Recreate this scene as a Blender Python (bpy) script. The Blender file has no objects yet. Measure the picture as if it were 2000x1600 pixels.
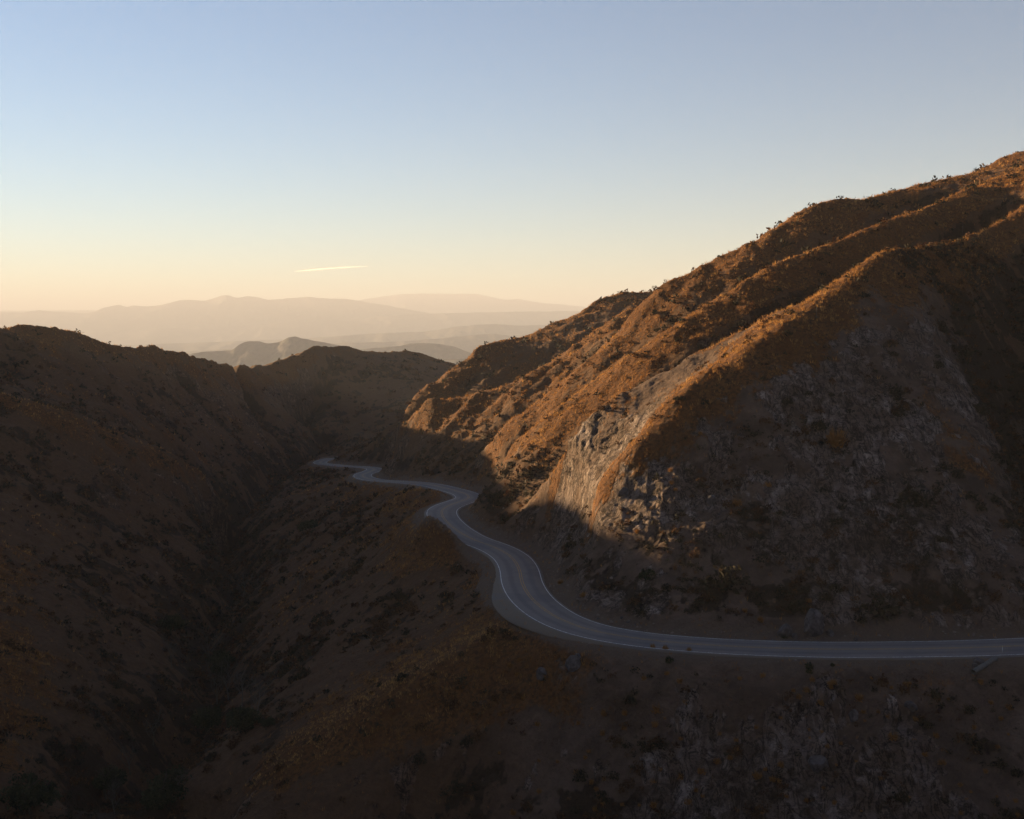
import bpy, math, random
import numpy as np
from mathutils import Vector
R = math.radians
random.seed(7)
rng = np.random.default_rng(7)
scn = bpy.context.scene
COL = scn.collection

# ------------------------------------------------------------------ camera, sky, sun, exposure
F = 2144.0                      # focal length in pixels of the 2000 px wide photograph
HOR = 640.0                     # pixel row of the horizon (level camera, falling front)
cam = bpy.data.cameras.new('camera')
cam.sensor_fit = 'HORIZONTAL'; cam.sensor_width = 36.0
cam.lens = 36.0 * F / 2000.0
cam.shift_y = -(800.0 - HOR) / 2000.0
cam.clip_start = 0.5; cam.clip_end = 200000.0
camo = bpy.data.objects.new('camera', cam); COL.objects.link(camo)
camo.location = (0, 0, 0); camo.rotation_euler = (R(90), 0, 0)
scn.camera = camo

SUN_AZ, SUN_EL = -50.0, 7.8     # degrees right of the view axis (negative = left), degrees up
world = bpy.data.worlds.new('World'); scn.world = world; world.use_nodes = True
wn = world.node_tree.nodes; wl = world.node_tree.links
bg = wn['Background']
sky = wn.new('ShaderNodeTexSky'); sky.sky_type = 'NISHITA'; sky.sun_disc = False
sky.sun_elevation = R(SUN_EL); sky.sun_rotation = R(SUN_AZ)
sky.altitude = 600; sky.air_density = 1.0; sky.dust_density = 0.0; sky.ozone_density = 1.2
wb = wn.new('ShaderNodeMix'); wb.data_type = 'RGBA'; wb.blend_type = 'MULTIPLY'; wb.inputs[0].default_value = 1.0; wb.inputs[7].default_value = (0.355, 0.465, 0.60, 1)
wl.new(sky.outputs['Color'], wb.inputs[6]); wl.new(wb.outputs[2], bg.inputs['Color']); bg.inputs['Strength'].default_value = 0.05

sd = Vector((math.sin(R(SUN_AZ)) * math.cos(R(SUN_EL)), math.cos(R(SUN_AZ)) * math.cos(R(SUN_EL)), math.sin(R(SUN_EL))))
sun = bpy.data.lights.new('sun', 'SUN'); sun.energy = 5.0; sun.angle = R(0.5); sun.color = (1.0, 0.71, 0.37)
suno = bpy.data.objects.new('sun', sun); COL.objects.link(suno)
suno.rotation_euler = (-sd).to_track_quat('-Z', 'Y').to_euler(); suno.location = sd * 500
scn.view_settings.view_transform = 'Standard'; scn.view_settings.look = 'None'
scn.view_settings.gamma = 1.0; scn.view_settings.exposure = 2.58
scn.cycles.use_denoising = True
scn.cycles.max_bounces = 4; scn.cycles.diffuse_bounces = 2; scn.cycles.transparent_max_bounces = 8
scn.cycles.volume_bounces = 0

# ------------------------------------------------------------------ helpers
def P(u, v, Y):                 # a photograph pixel at a forward distance -> a place in the world
    return ((u - 1000.0) / F * Y, Y, -(v - HOR) / F * Y)

def struct(o):
    o['kind'] = 'structure'; return o

def mesh_obj(name, V, Fq, mat=None, parent=None, smooth=True):
    V = np.asarray(V, np.float32); Fq = np.asarray(Fq, np.int32)
    me = bpy.data.meshes.new(name)
    n = Fq.shape[1]
    me.vertices.add(len(V)); me.vertices.foreach_set('co', V.ravel())
    me.loops.add(Fq.size); me.loops.foreach_set('vertex_index', Fq.ravel())
    me.polygons.add(len(Fq))
    me.polygons.foreach_set('loop_start', np.arange(len(Fq), dtype=np.int32) * n)
    try: me.polygons.foreach_set('loop_total', np.full(len(Fq), n, np.int32))
    except Exception: pass
    me.polygons.foreach_set('use_smooth', np.full(len(Fq), smooth, bool))
    me.update(calc_edges=True)
    if mat: me.materials.append(mat)
    o = bpy.data.objects.new(name, me); COL.objects.link(o)
    if parent: o.parent = parent
    return o

def attr(o, name, arr):
    a = o.data.attributes.new(name, 'FLOAT', 'POINT'); a.data.foreach_set('value', np.asarray(arr, np.float32).ravel())

def _h(ix, iy, seed):
    h = (ix.astype(np.int64) * 374761393 + iy.astype(np.int64) * 668265263 + seed * 1442695041) & 0xFFFFFFFF
    h = ((h ^ (h >> 13)) * 1274126177) & 0xFFFFFFFF
    h = ((h ^ (h >> 16)) * 2246822519) & 0xFFFFFFFF
    return (h ^ (h >> 15)) & 0xFFFF
def noise2(x, y, seed=0):       # gradient noise, about -1..1
    x = np.asarray(x, np.float64); y = np.asarray(y, np.float64)
    ix = np.floor(x); iy = np.floor(y); fx = x - ix; fy = y - iy
    ix = ix.astype(np.int64); iy = iy.astype(np.int64)
    ux = fx * fx * fx * (fx * (fx * 6 - 15) + 10); uy = fy * fy * fy * (fy * (fy * 6 - 15) + 10)
    def g(dx, dy):
        a = _h(ix + dx, iy + dy, seed) * (2 * math.pi / 65536.0)
        return np.cos(a) * (fx - dx) + np.sin(a) * (fy - dy)
    a = g(0, 0); b = g(1, 0); c = g(0, 1); d = g(1, 1)
    return 1.5 * ((a + (b - a) * ux) * (1 - uy) + (c + (d - c) * ux) * uy)
def fbm(x, y, wl, octv=4, seed=0, gain=0.5):
    s = 0; a = 1.0; n = 0; f = 1.0 / wl
    for k in range(octv):
        s = s + a * noise2(x * f + 17.3 * k, y * f - 9.1 * k, seed + k); n += a; a *= gain; f *= 2.03
    return s / n
def ridged(x, y, wl, octv=4, seed=0, gain=0.55):
    s = 0; a = 1.0; n = 0; f = 1.0 / wl
    for k in range(octv):
        s = s + a * (1 - 2 * np.abs(noise2(x * f + 7.7 * k, y * f + 3.1 * k, seed + k))); n += a; a *= gain; f *= 2.1
    return s / n
def sstep(a, b, x):
    t = np.clip((x - a) / (b - a), 0, 1); return t * t * (3 - 2 * t)

# ------------------------------------------------------------------ the road's line
road_pix = [(2450,1225,-45),(2300,1240,-45),(2150,1254,-45),(2000,1262,-45),(1900,1266,-45),(1800,1268,-45),(1600,1269,-45),(1400,1262,-45),(1250,1249,-45),
    (1150,1231,-45),(1085,1206,-45),(1040,1172,-45),(1020,1140,-45),(1014,1112,-45),(998,1088,-45),(965,1069,-45),(925,1055,-45),(890,1035,-45),
    (866,1012,-45),(864,996,-45.2),(882,986,-45.6),(902,979,-46.2),(916,972.5,-47.2),(906,964,-48.2),(875,955,-49.5),(840,947,-51),(800,942.5,-53),(765,940,-55.5),(735,938,-58.5),
    (712,933,-61),(709,927,-63),(724,921,-65),(731,916,-67),(712,912.5,-69),(680,911,-71),(650,908,-74),(626,905,-79),(630,900,-81),(650,895,-83)]
road3 = np.array([((u - 1000) / F * (-z * F / (v - HOR)), -z * F / (v - HOR), z) for u, v, z in road_pix])
def catmull(P3, step):
    P3 = np.asarray(P3, float); out = []
    Q = np.vstack([2 * P3[0] - P3[1], P3, 2 * P3[-1] - P3[-2]])
    for i in range(1, len(Q) - 2):
        p0, p1, p2, p3 = Q[i-1], Q[i], Q[i+1], Q[i+2]
        n = max(2, int(np.linalg.norm(p2 - p1) / step))
        t = (np.arange(n) / n)[:, None]
        out.append(0.5 * ((2*p1) + (-p0+p2)*t + (2*p0-5*p1+4*p2-p3)*t*t + (-p0+3*p1-3*p2+p3)*t**3))
    out.append(P3[-1:]); return np.vstack(out)
rc = catmull(road3, 0.5)
for _ in range(60):                                   # even out the bends
    rc[1:-1] += 0.25 * (rc[:-2] + rc[2:] - 2 * rc[1:-1])
seg = np.r_[0, np.cumsum(np.linalg.norm(np.diff(rc[:, :2], axis=0), axis=1))]
S = np.arange(0, seg[-1], 0.8)
rc = np.stack([np.interp(S, seg, rc[:, k]) for k in range(3)], 1)
tan = np.gradient(rc[:, :2], axis=0); tan /= np.linalg.norm(tan, axis=1)[:, None]
nrm = np.stack([-tan[:, 1], tan[:, 0]], 1)            # left of travel (travel = away from the viewer along the road): downhill side is +/-
# travelling from the right edge leftwards then away: left of travel faces the viewer / the canyon (downhill)

# ------------------------------------------------------------------ the land: crest, gully and floor lines -> height grid
GX0, GX1, GY0, GY1 = -480.0, 360.0, -80.0, 1240.0
L = []                                                # each: list of 3D points
def px(*pts): L.append([P(*p) for p in pts])
def xyz(*pts): L.append([tuple(map(float, p)) for p in pts])
def mix(*pts): L.append([P(*p[1:]) if p[0] == 'p' else tuple(map(float, p)) for p in pts])
# skyline of the big hill (spur C and the main ridge)
px((2250,240,420),(2000,295,400),(1945,311,397),(1900,339,392),(1850,352,386),(1740,373,376),(1690,379,370),(1650,376,365),(1610,386,362),(1580,405,360),(1500,456,354),
   (1450,476,352),(1400,491,352),(1350,520,351),(1300,548,350),(1262,590,349),(1200,655,346),(1140,715,345),(1065,765,345),(1000,822,342),(950,868,338),(905,915,330))
# spur D
px((2200,270,372),(2000,333,356),(1930,351,350),(1850,377,336),(1780,402,318),(1720,427,304),(1650,456,298),(1545,497,290),(1490,526,286),(1435,552,283),(1380,590,281),(1320,624,279),(1270,656,279),
   (1195,720,279),(1100,792,281),(1010,856,286),(955,905,292),(922,955,298))
# spur E
px((2200,300,318),(2000,396,300),(1950,426,293),(1880,455,280),(1780,467,258),(1720,481,246),(1680,511,240),(1635,547,236),(1585,581,233),(1520,607,231),(1460,636,229),(1400,666,228),(1320,706,228),(1250,748,227),(1170,792,226),(1112,826,224))
px((1112,826,224),(1100,870,223))
# spur F and the top of the near face
px((1680,511,240),(1600,590,222),(1530,637,213),(1480,652,210),(1425,700,207),(1370,742,205),(1300,802,202),(1240,860,201),(1190,915,200),(1140,990,199),(1100,1070,195),(1078,1120,191))
# near face right edge and the gully beyond it
px((1720,481,246),(1760,545,236),(1795,600,226),(1850,722,211),(1900,852,197),(1955,990,184),(2020,1112,171),(2060,1190,162))
px((2010,480,288),(1990,600,262),(1985,720,243),(2000,860,222),(2050,1000,199),(2110,1140,176),(2150,1220,162))
px((2300,380,300),(2250,600,245),(2300,800,212),(2360,1000,185),(2420,1180,160))
xyz((180,260,22),(230,330,52),(300,420,75),(360,500,80)); xyz((200,180,-10),(300,200,30),(360,220,40))
# gullies between the spurs
xyz(P(1950,500,318),P(1800,545,292),(88,270,5),(60,258,-4),(37,251,-15),(20,248,-25),P(1040,930,254),P(990,1010,243))
xyz((140,352,30),(112,330,22),(72,315,8),(46,310,-8),(28,309,-19),(14,311,-29),(0,314,-37),P(935,958,317))
xyz((70,392,10),(45,386,-5),(25,385,-21),(11,385,-31),(-1,384,-39),(-20,370,-47))
xyz((80,515,0),(43,510,-14),(21,505,-26),(-3,500,-36),(-28,490,-45),(-48,478,-56))
# spur B
px((1400,560,440),(1320,560,434),(1245,582,430),(1185,632,430),(1140,664,430),(1085,706,430),(1040,738,430),(992,761,430),(930,766,436),(870,773,440),(830,788,444),(795,808,450),(770,850,452),(750,900,450))
# spur A (far skyline spur)
px((1300,560,640),(1240,574,620),(1210,570,610),(1180,583,602),(1140,605,596),(1120,619,592),(1090,628,590),(1050,645,584),(1020,655,580),(970,666,570),(930,686,562),(900,706,556),(885,716,553),(860,736,547),(830,761,540),(800,787,534),(770,818,528),(752,850,525),(742,890,522))
xyz((120,700,-30),(60,720,-45),(0,715,-55),(-60,690,-66)); xyz((250,520,60),(280,700,20),(300,900,-40))
# berm on the outer side of the second bend
px((838,1016,247),(858,1030,240),(885,1050,232),(905,1068,226))
# grassy mound between the two road legs
px((800,953,338),(840,956,318),(880,966,304))
# canyon floor
px((180,1600,178),(250,1560,188),(290,1500,202),(345,1445,220),(425,1375,240),(408,1300,268),(395,1235,300),(452,1165,340),(462,1105,384),(432,1050,436),(462,1005,490),(500,960,560),(540,928,620),(590,895,700),(640,872,790))
# crest of the grassy rib below the first bend, and foreground slope
px((965,1222,165),(850,1285,165),(700,1376,164),(560,1474,162),(430,1592,161),(330,1690,160))
px((800,1600,146),(1000,1600,141),(1250,1600,137),(1500,1600,134),(1750,1600,132),(2000,1600,131),(2250,1590,130))
xyz((-52,110,-88),(0,100,-84),(60,92,-80),(140,90,-74)); 
xyz((-30,0,-1.8),(0,0,-1.8),(30,0,-1.8)); xyz((-60,-30,2),(0,-30,1),(60,-30,2)); xyz((-40,40,-40),(0,40,-40),(40,40,-40))
# left side of the canyon
px((0,1620,158),(0,1450,178),(0,1300,202),(0,1150,244),(0,1000,300),(0,880,348),(0,790,382))
px((-300,700,380),(0,772,384),(150,812,402),(300,872,424),(400,925,446),(455,985,470))          # nearer dark spur
px((-200,735,470),(0,745,455),(120,770,470),(250,815,492),(380,880,520),(470,945,545))            # hollow behind it
# left skyline; the unseen part outside the frame is shaped for its shadow
px((-500,566,330),(-430,548,365),(-350,575,400),(-280,562,432),(-200,590,470),(-140,598,490),(-80,622,505),(0,641,522),(30,631,530),(55,628,535),(85,636,542),(110,648,552),(130,645,558),(190,660,580),(215,672,592),(270,675,618),(310,677,640),(325,686,648),(358,684,662),(380,698,680),(440,710,722),(490,716,790),(530,707,850),(580,690,900),(620,673,935),(650,672,950),(680,676,965),(710,685,980),(740,687,990),(790,684,1000),(830,691,1010),(865,703,1020),(890,712,1030),(960,730,1050))
px((325,686,648),(345,740,640),(400,800,636),(470,860,632),(540,905,640))
px((650,672,950),(640,740,900),(600,800,860),(580,850,800))
px((440,720,760),(480,790,740),(530,860,700))
xyz((-420,500,-30),(-330,700,-60),(-300,900,-90),(-200,1120,-110),(0,1150,-100),(200,1100,-90))
xyz((-300,-60,10),(-280,60,-20),(-290,180,0),(-310,300,18),(-290,350,17)); xyz((-160,40,-50),(-140,120,-62))  # unseen left ridge, its height set to shade the canyon slope
for r_ in ([(GX0,GY0,0),(GX0,300,0),(GX0,600,-60),(GX0,GY1,-150)],[(GX0,GY1-3,-150),(GX1,GY1-3,-150)],[(GX1-3,GY0,20),(GX1-3,300,60),(GX1-3,700,10),(GX1-3,GY1,-150)],[(GX0,GY0+2,0),(-60,GY0+2,2),(60,GY0+2,2),(GX1,GY0+2,20)]): xyz(*r_)

def dense(pts, step):
    pts = np.asarray(pts, float); out = []
    for a, b in zip(pts[:-1], pts[1:]):
        n = max(1, int(np.linalg.norm((b - a)[:2]) / step)); t = (np.arange(n) / n)[:, None]
        out.append(a + (b - a) * t)
    out.append(pts[-1:]); return np.vstack(out)
CP = np.vstack([dense(l, 0.5) for l in L])
edge = np.vstack([np.c_[rc[:, :2] + nrm * k, rc[:, 2]] for k in (-4, -2, 0, 2, 4)])
CP = np.vstack([CP, edge])

def solve():
    z = None
    for res, it in ((32, 400), (16, 300), (8, 240), (4, 160), (2, 100), (1, 40)):
        nx = int((GX1 - GX0) / res) + 1; ny = int((GY1 - GY0) / res) + 1
        ix = np.clip(np.round((CP[:, 0] - GX0) / res).astype(int), 0, nx - 1); iy = np.clip(np.round((CP[:, 1] - GY0) / res).astype(int), 0, ny - 1)
        k = iy * nx + ix
        w = np.bincount(k, minlength=nx * ny); sz = np.bincount(k, CP[:, 2], minlength=nx * ny)
        m = (w > 0).reshape(ny, nx); cz = (sz / np.maximum(w, 1)).reshape(ny, nx)
        if z is None: z = np.full((ny, nx), -50.0)
        else:
            gx = np.clip(np.arange(nx) * res / pres, 0, z.shape[1] - 1.001); gy = np.clip(np.arange(ny) * res / pres, 0, z.shape[0] - 1.001)
            z = bil(z, gx[None, :] + 0 * gy[:, None], gy[:, None] + 0 * gx[None, :])
        z[m] = cz[m]
        for _ in range(it):
            p = np.pad(z, 1, mode='edge')
            z = 0.2 * (p[:-2, 1:-1] + p[2:, 1:-1] + p[1:-1, :-2] + p[1:-1, 2:]) + 0.05 * (p[:-2, :-2] + p[2:, :-2] + p[:-2, 2:] + p[2:, 2:])
            z[m] = cz[m]
        pres = res
    return z
def bil(g, fx, fy):
    fx = np.clip(fx, 0, g.shape[1] - 1.001); fy = np.clip(fy, 0, g.shape[0] - 1.001)
    ix = fx.astype(int); iy = fy.astype(int); tx = fx - ix; ty = fy - iy
    return (g[iy, ix] * (1 - tx) + g[iy, ix + 1] * tx) * (1 - ty) + (g[iy + 1, ix] * (1 - tx) + g[iy + 1, ix + 1] * tx) * ty
def blur(g, s):
    r = int(3 * s) + 1; k = np.exp(-0.5 * (np.arange(-r, r + 1) / s) ** 2); k /= k.sum()
    p = np.pad(g, ((r, r), (0, 0)), mode='edge'); g = sum(k[i] * p[i:i + g.shape[0]] for i in range(2 * r + 1))
    p = np.pad(g, ((0, 0), (r, r)), mode='edge'); return sum(k[i] * p[:, i:i + g.shape[1]] for i in range(2 * r + 1))
Z0 = solve()
Zr = blur(Z0, 3.6); Z0 = blur(Z0, 1.3)
Z0 = np.where(Z0 > Zr, Zr + 0.62 * (Z0 - Zr), Z0)     # round the crests
ny, nx = Z0.shape
xx, yy = np.meshgrid(GX0 + np.arange(nx), GY0 + np.arange(ny))
# distance to the road and the road's height there (banded search)
RD = np.full(Z0.shape, 60.0); RZ = np.zeros(Z0.shape); RSIDE = np.zeros(Z0.shape)
for i in range(0, len(rc)):
    x0 = int(rc[i, 0] - GX0); y0 = int(rc[i, 1] - GY0); w = 40
    sl = (slice(max(0, y0 - w), y0 + w), slice(max(0, x0 - w), x0 + w))
    dx = xx[sl] - rc[i, 0]; dy = yy[sl] - rc[i, 1]; d = np.hypot(dx, dy); m = d < RD[sl]
    RD[sl] = np.where(m, d, RD[sl]); RZ[sl] = np.where(m, rc[i, 2], RZ[sl]); RSIDE[sl] = np.where(m, dx * nrm[i, 0] + dy * nrm[i, 1], RSIDE[sl])
away = sstep(5.0, 14.0, RD)
# rills that run down the slopes: noise smeared along the fall line
Zs = blur(Z0, 5); gy_, gx_ = np.gradient(Zs); gm = np.hypot(gx_, gy_) + 1e-6
dxn = gx_ / gm; dyn = gy_ / gm
def up2(g): return bil(g, (xx - GX0) / 2.0, (yy - GY0) / 2.0)
def smear(wl, steps, seed):
    X2 = xx[::2, ::2]; Y2 = yy[::2, ::2]; vx_ = dxn[::2, ::2]; vy_ = dyn[::2, ::2]
    n0 = fbm(X2, Y2, wl, 2, seed); acc = n0.copy()
    for sgn in (1, -1):
        fx = (X2 - GX0) / 2.0; fy = (Y2 - GY0) / 2.0
        for k in range(steps):
            ix = np.clip(np.round(fx).astype(int), 0, n0.shape[1] - 1); iy = np.clip(np.round(fy).astype(int), 0, n0.shape[0] - 1)
            fx = fx + sgn * vx_[iy, ix]; fy = fy + sgn * vy_[iy, ix]
            acc += n0[np.clip(np.round(fy).astype(int), 0, n0.shape[0] - 1), np.clip(np.round(fx).astype(int), 0, n0.shape[1] - 1)]
    acc = blur(acc, 0.7); return up2(acc / acc.std())
RILL = smear(12.0, 12, 31); RILL2 = smear(5.0, 7, 57)
slope0 = gm
steep = sstep(0.25, 0.6, slope0)
CURV = blur(Z0, 2.5) - blur(Z0, 9)                   # > 0 on crests, < 0 in gullies
Z1 = Z0 + away * 1.9 * np.minimum(CURV, 0) + away * steep * sstep(-0.5, 0.6, fbm(xx, yy, 55, 2, 77)) * (-0.45 * (1 - np.abs(RILL)) + 0.16 * RILL2 + 0.25 * RILL) * np.clip(yy / 250, 0.5, 2.2) \
        + away * (1.2 * fbm(xx, yy, 26, 4, 5) * np.clip(yy / 220, 0.6, 2.4)) + away * steep * 1.7 * (ridged(xx + 6 * fbm(xx, yy, 22, 2, 8), yy + 6 * fbm(xx, yy, 22, 2, 9), 34, 3, 15) - 0.35) * np.clip(yy / 260, 0.6, 2.0) + away * steep * 1.1 * (ridged(xx + 4 * fbm(xx, yy, 12, 2, 18), yy + 4 * fbm(xx, yy, 12, 2, 19), 15, 3, 25) - .35) * np.clip(yy / 260, .6, 1.8)
# cut and fill slopes beside the road
cut = RZ + 1.25 * np.clip(RD - 6.5, 0, None) ** 1.0 + 0.15; fill = RZ - 0.75 * np.clip(RD - 6.0, 0, None) - 0.1
near = RD < 26
Z1 = np.where(near, np.minimum(Z1, cut + 100 * sstep(12, 26, RD)), Z1); Z1 = np.where(near, np.maximum(Z1, fill - 60 * sstep(10, 24, RD)), Z1)
bp_ = np.array(P(884, 1046, 45 * F / (1046 - HOR))[:2])
Z1 += 4.6 * np.exp(-((RD - 6.6) / 1.8) ** 2) * (RSIDE > 0) * np.exp(-(np.hypot(xx - bp_[0], yy - bp_[1]) / 12.5) ** 4)
Z1 = np.where(RD < 4.3, RZ - 0.16, np.where((RD < 5.6) & (np.hypot(xx - bp_[0], yy - bp_[1]) > 17), RZ - 0.16, Z1))
def zat(x, y, g=None):
    return bil(Z1 if g is None else g, np.asarray(x) - GX0, np.asarray(y) - GY0)

# polar tessellation: fine where the photograph looks
azf = np.arange(-29, 29.01, 0.055); az = R(1) * np.r_[np.arange(-180, -70, 4), np.arange(-70, -29, 0.6), azf, np.arange(29.4, 70, 0.7), np.arange(70, 180, 4)]
rr = np.r_[np.geomspace(2, 118, 60)[:-1], np.exp(np.arange(math.log(118), math.log(330), 0.0014)), np.exp(np.arange(math.log(330), math.log(1230), 0.0032))]
A_, R_ = np.meshgrid(az, rr)
X = np.sin(A_) * R_; Y = np.cos(A_) * R_
inside = (X > GX0 + 1) & (X < GX1 - 2) & (Y > GY0 + 1) & (Y < GY1 - 2)
Xc = np.clip(X, GX0 + 1, GX1 - 2); Yc = np.clip(Y, GY0 + 1, GY1 - 2); out = np.hypot(X - Xc, Y - Yc)
Z = zat(Xc, Yc) - 0.35 * out
rd = bil(RD, Xc - GX0, Yc - GY0); sl_ = bil(slope0, Xc - GX0, Yc - GY0); cv = bil(CURV, Xc - GX0, Yc - GY0); rl = bil(RILL, Xc - GX0, Yc - GY0)
aw = sstep(5.6, 10, rd)
def near_line(pts, w):
    q_ = dense([P(*p_) for p_ in pts], 1.0); lo = q_.min(0) - 3 * w; hi = q_.max(0) + 3 * w; m = (X > lo[0]) & (X < hi[0]) & (Y > lo[1]) & (Y < hi[1])
    out_ = np.zeros_like(X); xs, ys = X[m], Y[m]; d = np.full(len(xs), 1e9)
    for a_ in q_: d = np.minimum(d, (xs - a_[0]) ** 2 + (ys - a_[1]) ** 2)
    out_[m] = np.exp(-d / w ** 2); return out_
crestF = near_line(((1680,511,240),(1600,590,222),(1530,637,213),(1480,652,210),(1425,700,207),(1370,742,205),(1300,802,202),(1240,860,201),(1195,915,201)), 5.0)
cliffE = near_line(((1112,832,223),(1098,880,221),(1086,930,219)), 4.0)
fine = 0.6 * fbm(X, Y, 4.5 , 4, 301, 0.65) + 0.4 * fbm(X, Y, 14, 3, 302)
lowface = sstep(150, 165, Y) * sstep(8, 22, X) * sstep(12, 0, Z) 
n_mid0 = fbm(X, Y, 11, 2, 311)
upper_ = sstep(226, 246, Y) * sstep(14, 30, rd) * sstep(-60, -10, X - (Y - 600) * .1)
ROCK = sstep(0.42, 0.62, 0.50 * sl_ - .26 * upper_ - 0.08 + 0.50 * fbm(X, Y, 24, 3, 91) + 0.85 * fine - 0.16 * np.clip(cv, 0, 1) + 0.24 * lowface + 0.10 * lowface * (n_mid0 > 0) + (0.20 + .10 * rl) * sstep(166, 152, Y) * sstep(0, 14, X) - .35 * crestF + .4 * cliffE) * sstep(4, 8, rd)
def noise3(x, y, z, seed=0):
    ix = np.floor(x).astype(np.int64); iy = np.floor(y).astype(np.int64); iz = np.floor(z).astype(np.int64); fx = x - ix; fy = y - iy; fz = z - iz
    u = fx * fx * (3 - 2 * fx); v = fy * fy * (3 - 2 * fy); w = fz * fz * (3 - 2 * fz)
    def g(a, b, c): return _h(ix + a + (iz + c) * 57, iy + b + (iz + c) * 131, seed) / 32767.5 - 1.0
    def lp(a, b, t): return a + (b - a) * t
    return lp(lp(lp(g(0,0,0), g(1,0,0), u), lp(g(0,1,0), g(1,1,0), u), v), lp(lp(g(0,0,1), g(1,0,1), u), lp(g(0,1,1), g(1,1,1), u), v), w)
rug = sstep(0.30, 0.75, sl_)
Z = Z + aw * (0.28 * fbm(X, Y, 5.0, 4, 41, .6) + 0.07 * noise2(X / 0.8, Y / 0.8, 3)) * np.clip(R_ / 200, .6, 3)
def gnormal():
    Pm = np.stack([X, Y, Z], -1); n = np.cross(np.gradient(Pm, axis=1), np.gradient(Pm, axis=0)); n /= np.linalg.norm(n, axis=-1, keepdims=True) + 1e-9
    return n * np.sign(n[..., 2:3] + 1e-9)
nv = gnormal(); for_k = [blur(nv[..., k], 3.0) for k in range(3)]; nv = np.stack(for_k, -1); nv /= np.linalg.norm(nv, axis=-1, keepdims=True) + 1e-9
m_ = (rug * aw > 0.03) & (R_ > 118) & (R_ < 760) & (np.abs(A_) < R(30))
x_, y_, z_ = X[m_], Y[m_], Z[m_]; far_ = np.clip(R_[m_] / 230, .75, 2.2); k_ = 1 / far_
wp1 = noise3(x_ * .16 * k_, y_ * .16 * k_, z_ * .16 * k_, 7); wp2 = noise3(x_ * .37 * k_, y_ * .37 * k_, z_ * .37 * k_, 8); wp3 = noise3(x_ * 1.1 * k_, y_ * 1.1 * k_, z_ * 1.1 * k_, 9); wp4 = noise3(x_ * 2.6 * k_, y_ * 2.6 * k_, z_ * 2.6 * k_, 10)
def saw(d, wl_, warp): 
    s_ = (x_ * d[0] + y_ * d[1] + z_ * d[2]) * k_ / wl_ + warp; f_ = s_ - np.floor(s_); h_ = _h(np.floor(s_).astype(np.int64), np.zeros(len(s_), np.int64), 3) / 65535.0
    return np.where(f_ < .8, f_ / .8, (1 - f_) / .2) * (.4 + .9 * h_)
rk_ = ROCK[m_]
strat = saw((.55, .25, .80), 3.4, 1.1 * wp1 + .45 * wp2) - .4; joint = saw((.85, -.50, -.25), 2.6, .9 * wp1 + .5 * wp2) - .4; fine_ = saw((-.3, .5, .85), 1.1, .8 * wp2 + .3 * wp3) - .4
disp = (0.55 * wp1 + 0.45 * (1 - 2 * np.abs(wp2)) + 0.22 * wp3 + .10 * wp4) * (.45 + .55 * rk_) + rk_ * (0.55 * strat + 0.42 * joint + 0.28 * fine_)
shoulder = near_line(((1300,802,202),(1240,870,200),(1190,960,199),(1150,1010,198)), 11.0)
disp *= (.62 - .34 * upper_[m_]) * (1 - .55 * shoulder[m_]) * rug[m_] * aw[m_] * far_
CRACK = np.zeros_like(Z); CRACK[m_] = disp
for ax, G_ in ((0, X), (1, Y), (2, Z)): G_[m_] += nv[..., ax][m_] * disp
nr, na = X.shape
idx = np.arange(nr * na).reshape(nr, na)
quads = np.stack([idx[:-1, :-1], idx[:-1, 1:], idx[1:, 1:], idx[1:, :-1]], -1).reshape(-1, 4)
wrap = np.stack([idx[:-1, -1], idx[:-1, 0], idx[1:, 0], idx[1:, -1]], -1).reshape(-1, 4)
Fq = np.vstack([quads, wrap])[:, ::-1]

def mat_new(name):
    m = bpy.data.materials.new(name); m.use_nodes = True
    nt = m.node_tree; b = nt.nodes['Principled BSDF']; b.inputs['Roughness'].default_value = 0.9
    b.inputs['Specular IOR Level'].default_value = 0.15
    return m, nt, b

def N(nt, t, **kw):
    n = nt.nodes.new(t)
    for k, v in kw.items():
        if k in n.inputs: n.inputs[k].default_value = v
        else: setattr(n, k, v)
    return n
def lk(nt, a, b): nt.links.new(a, b)
def mixc(nt, fac, a, b, mode='MIX'):
    n = nt.nodes.new('ShaderNodeMix'); n.data_type = 'RGBA'; n.blend_type = mode; n.clamp_factor = True
    for i, x in ((0, fac), (6, a), (7, b)):
        if isinstance(x, (int, float)): n.inputs[i].default_value = x
        elif isinstance(x, tuple): n.inputs[i].default_value = x
        else: nt.links.new(x, n.inputs[i])
    return n.outputs[2]
def mth(nt, op, a, b=0.0, clamp=False):
    n = nt.nodes.new('ShaderNodeMath'); n.operation = op; n.use_clamp = clamp
    for i, x in ((0, a), (1, b)):
        if isinstance(x, (int, float)): n.inputs[i].default_value = x
        else: nt.links.new(x, n.inputs[i])
    return n.outputs[0]
def ramp(nt, x, *stops):
    n = nt.nodes.new('ShaderNodeValToRGB'); e = n.color_ramp.elements
    while len(e) < len(stops): e.new(0.5)
    for k, (p, c) in enumerate(stops): e[k].position = p; e[k].color = c if len(c) == 4 else (*c, 1)
    nt.links.new(x, n.inputs[0]); return n.outputs[0]
def geo_noise(nt, scale, detail=6, rough=0.6, dist=0.0, stretch=None):
    tc = nt.nodes.get('POSITION') or nt.nodes.new('ShaderNodeNewGeometry'); tc.name = 'POSITION'
    n = N(nt, 'ShaderNodeTexNoise', Scale=scale, Detail=detail, Roughness=rough, Distortion=dist)
    if stretch:
        mp = N(nt, 'ShaderNodeMapping'); mp.inputs['Scale'].default_value = stretch; mp.inputs['Rotation'].default_value = (0.5, 0.7, 0.3)
        lk(nt, tc.outputs['Position'], mp.inputs['Vector']); lk(nt, mp.outputs['Vector'], n.inputs['Vector'])
    else: lk(nt, tc.outputs['Position'], n.inputs['Vector'])
    return n.outputs['Fac']
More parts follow.
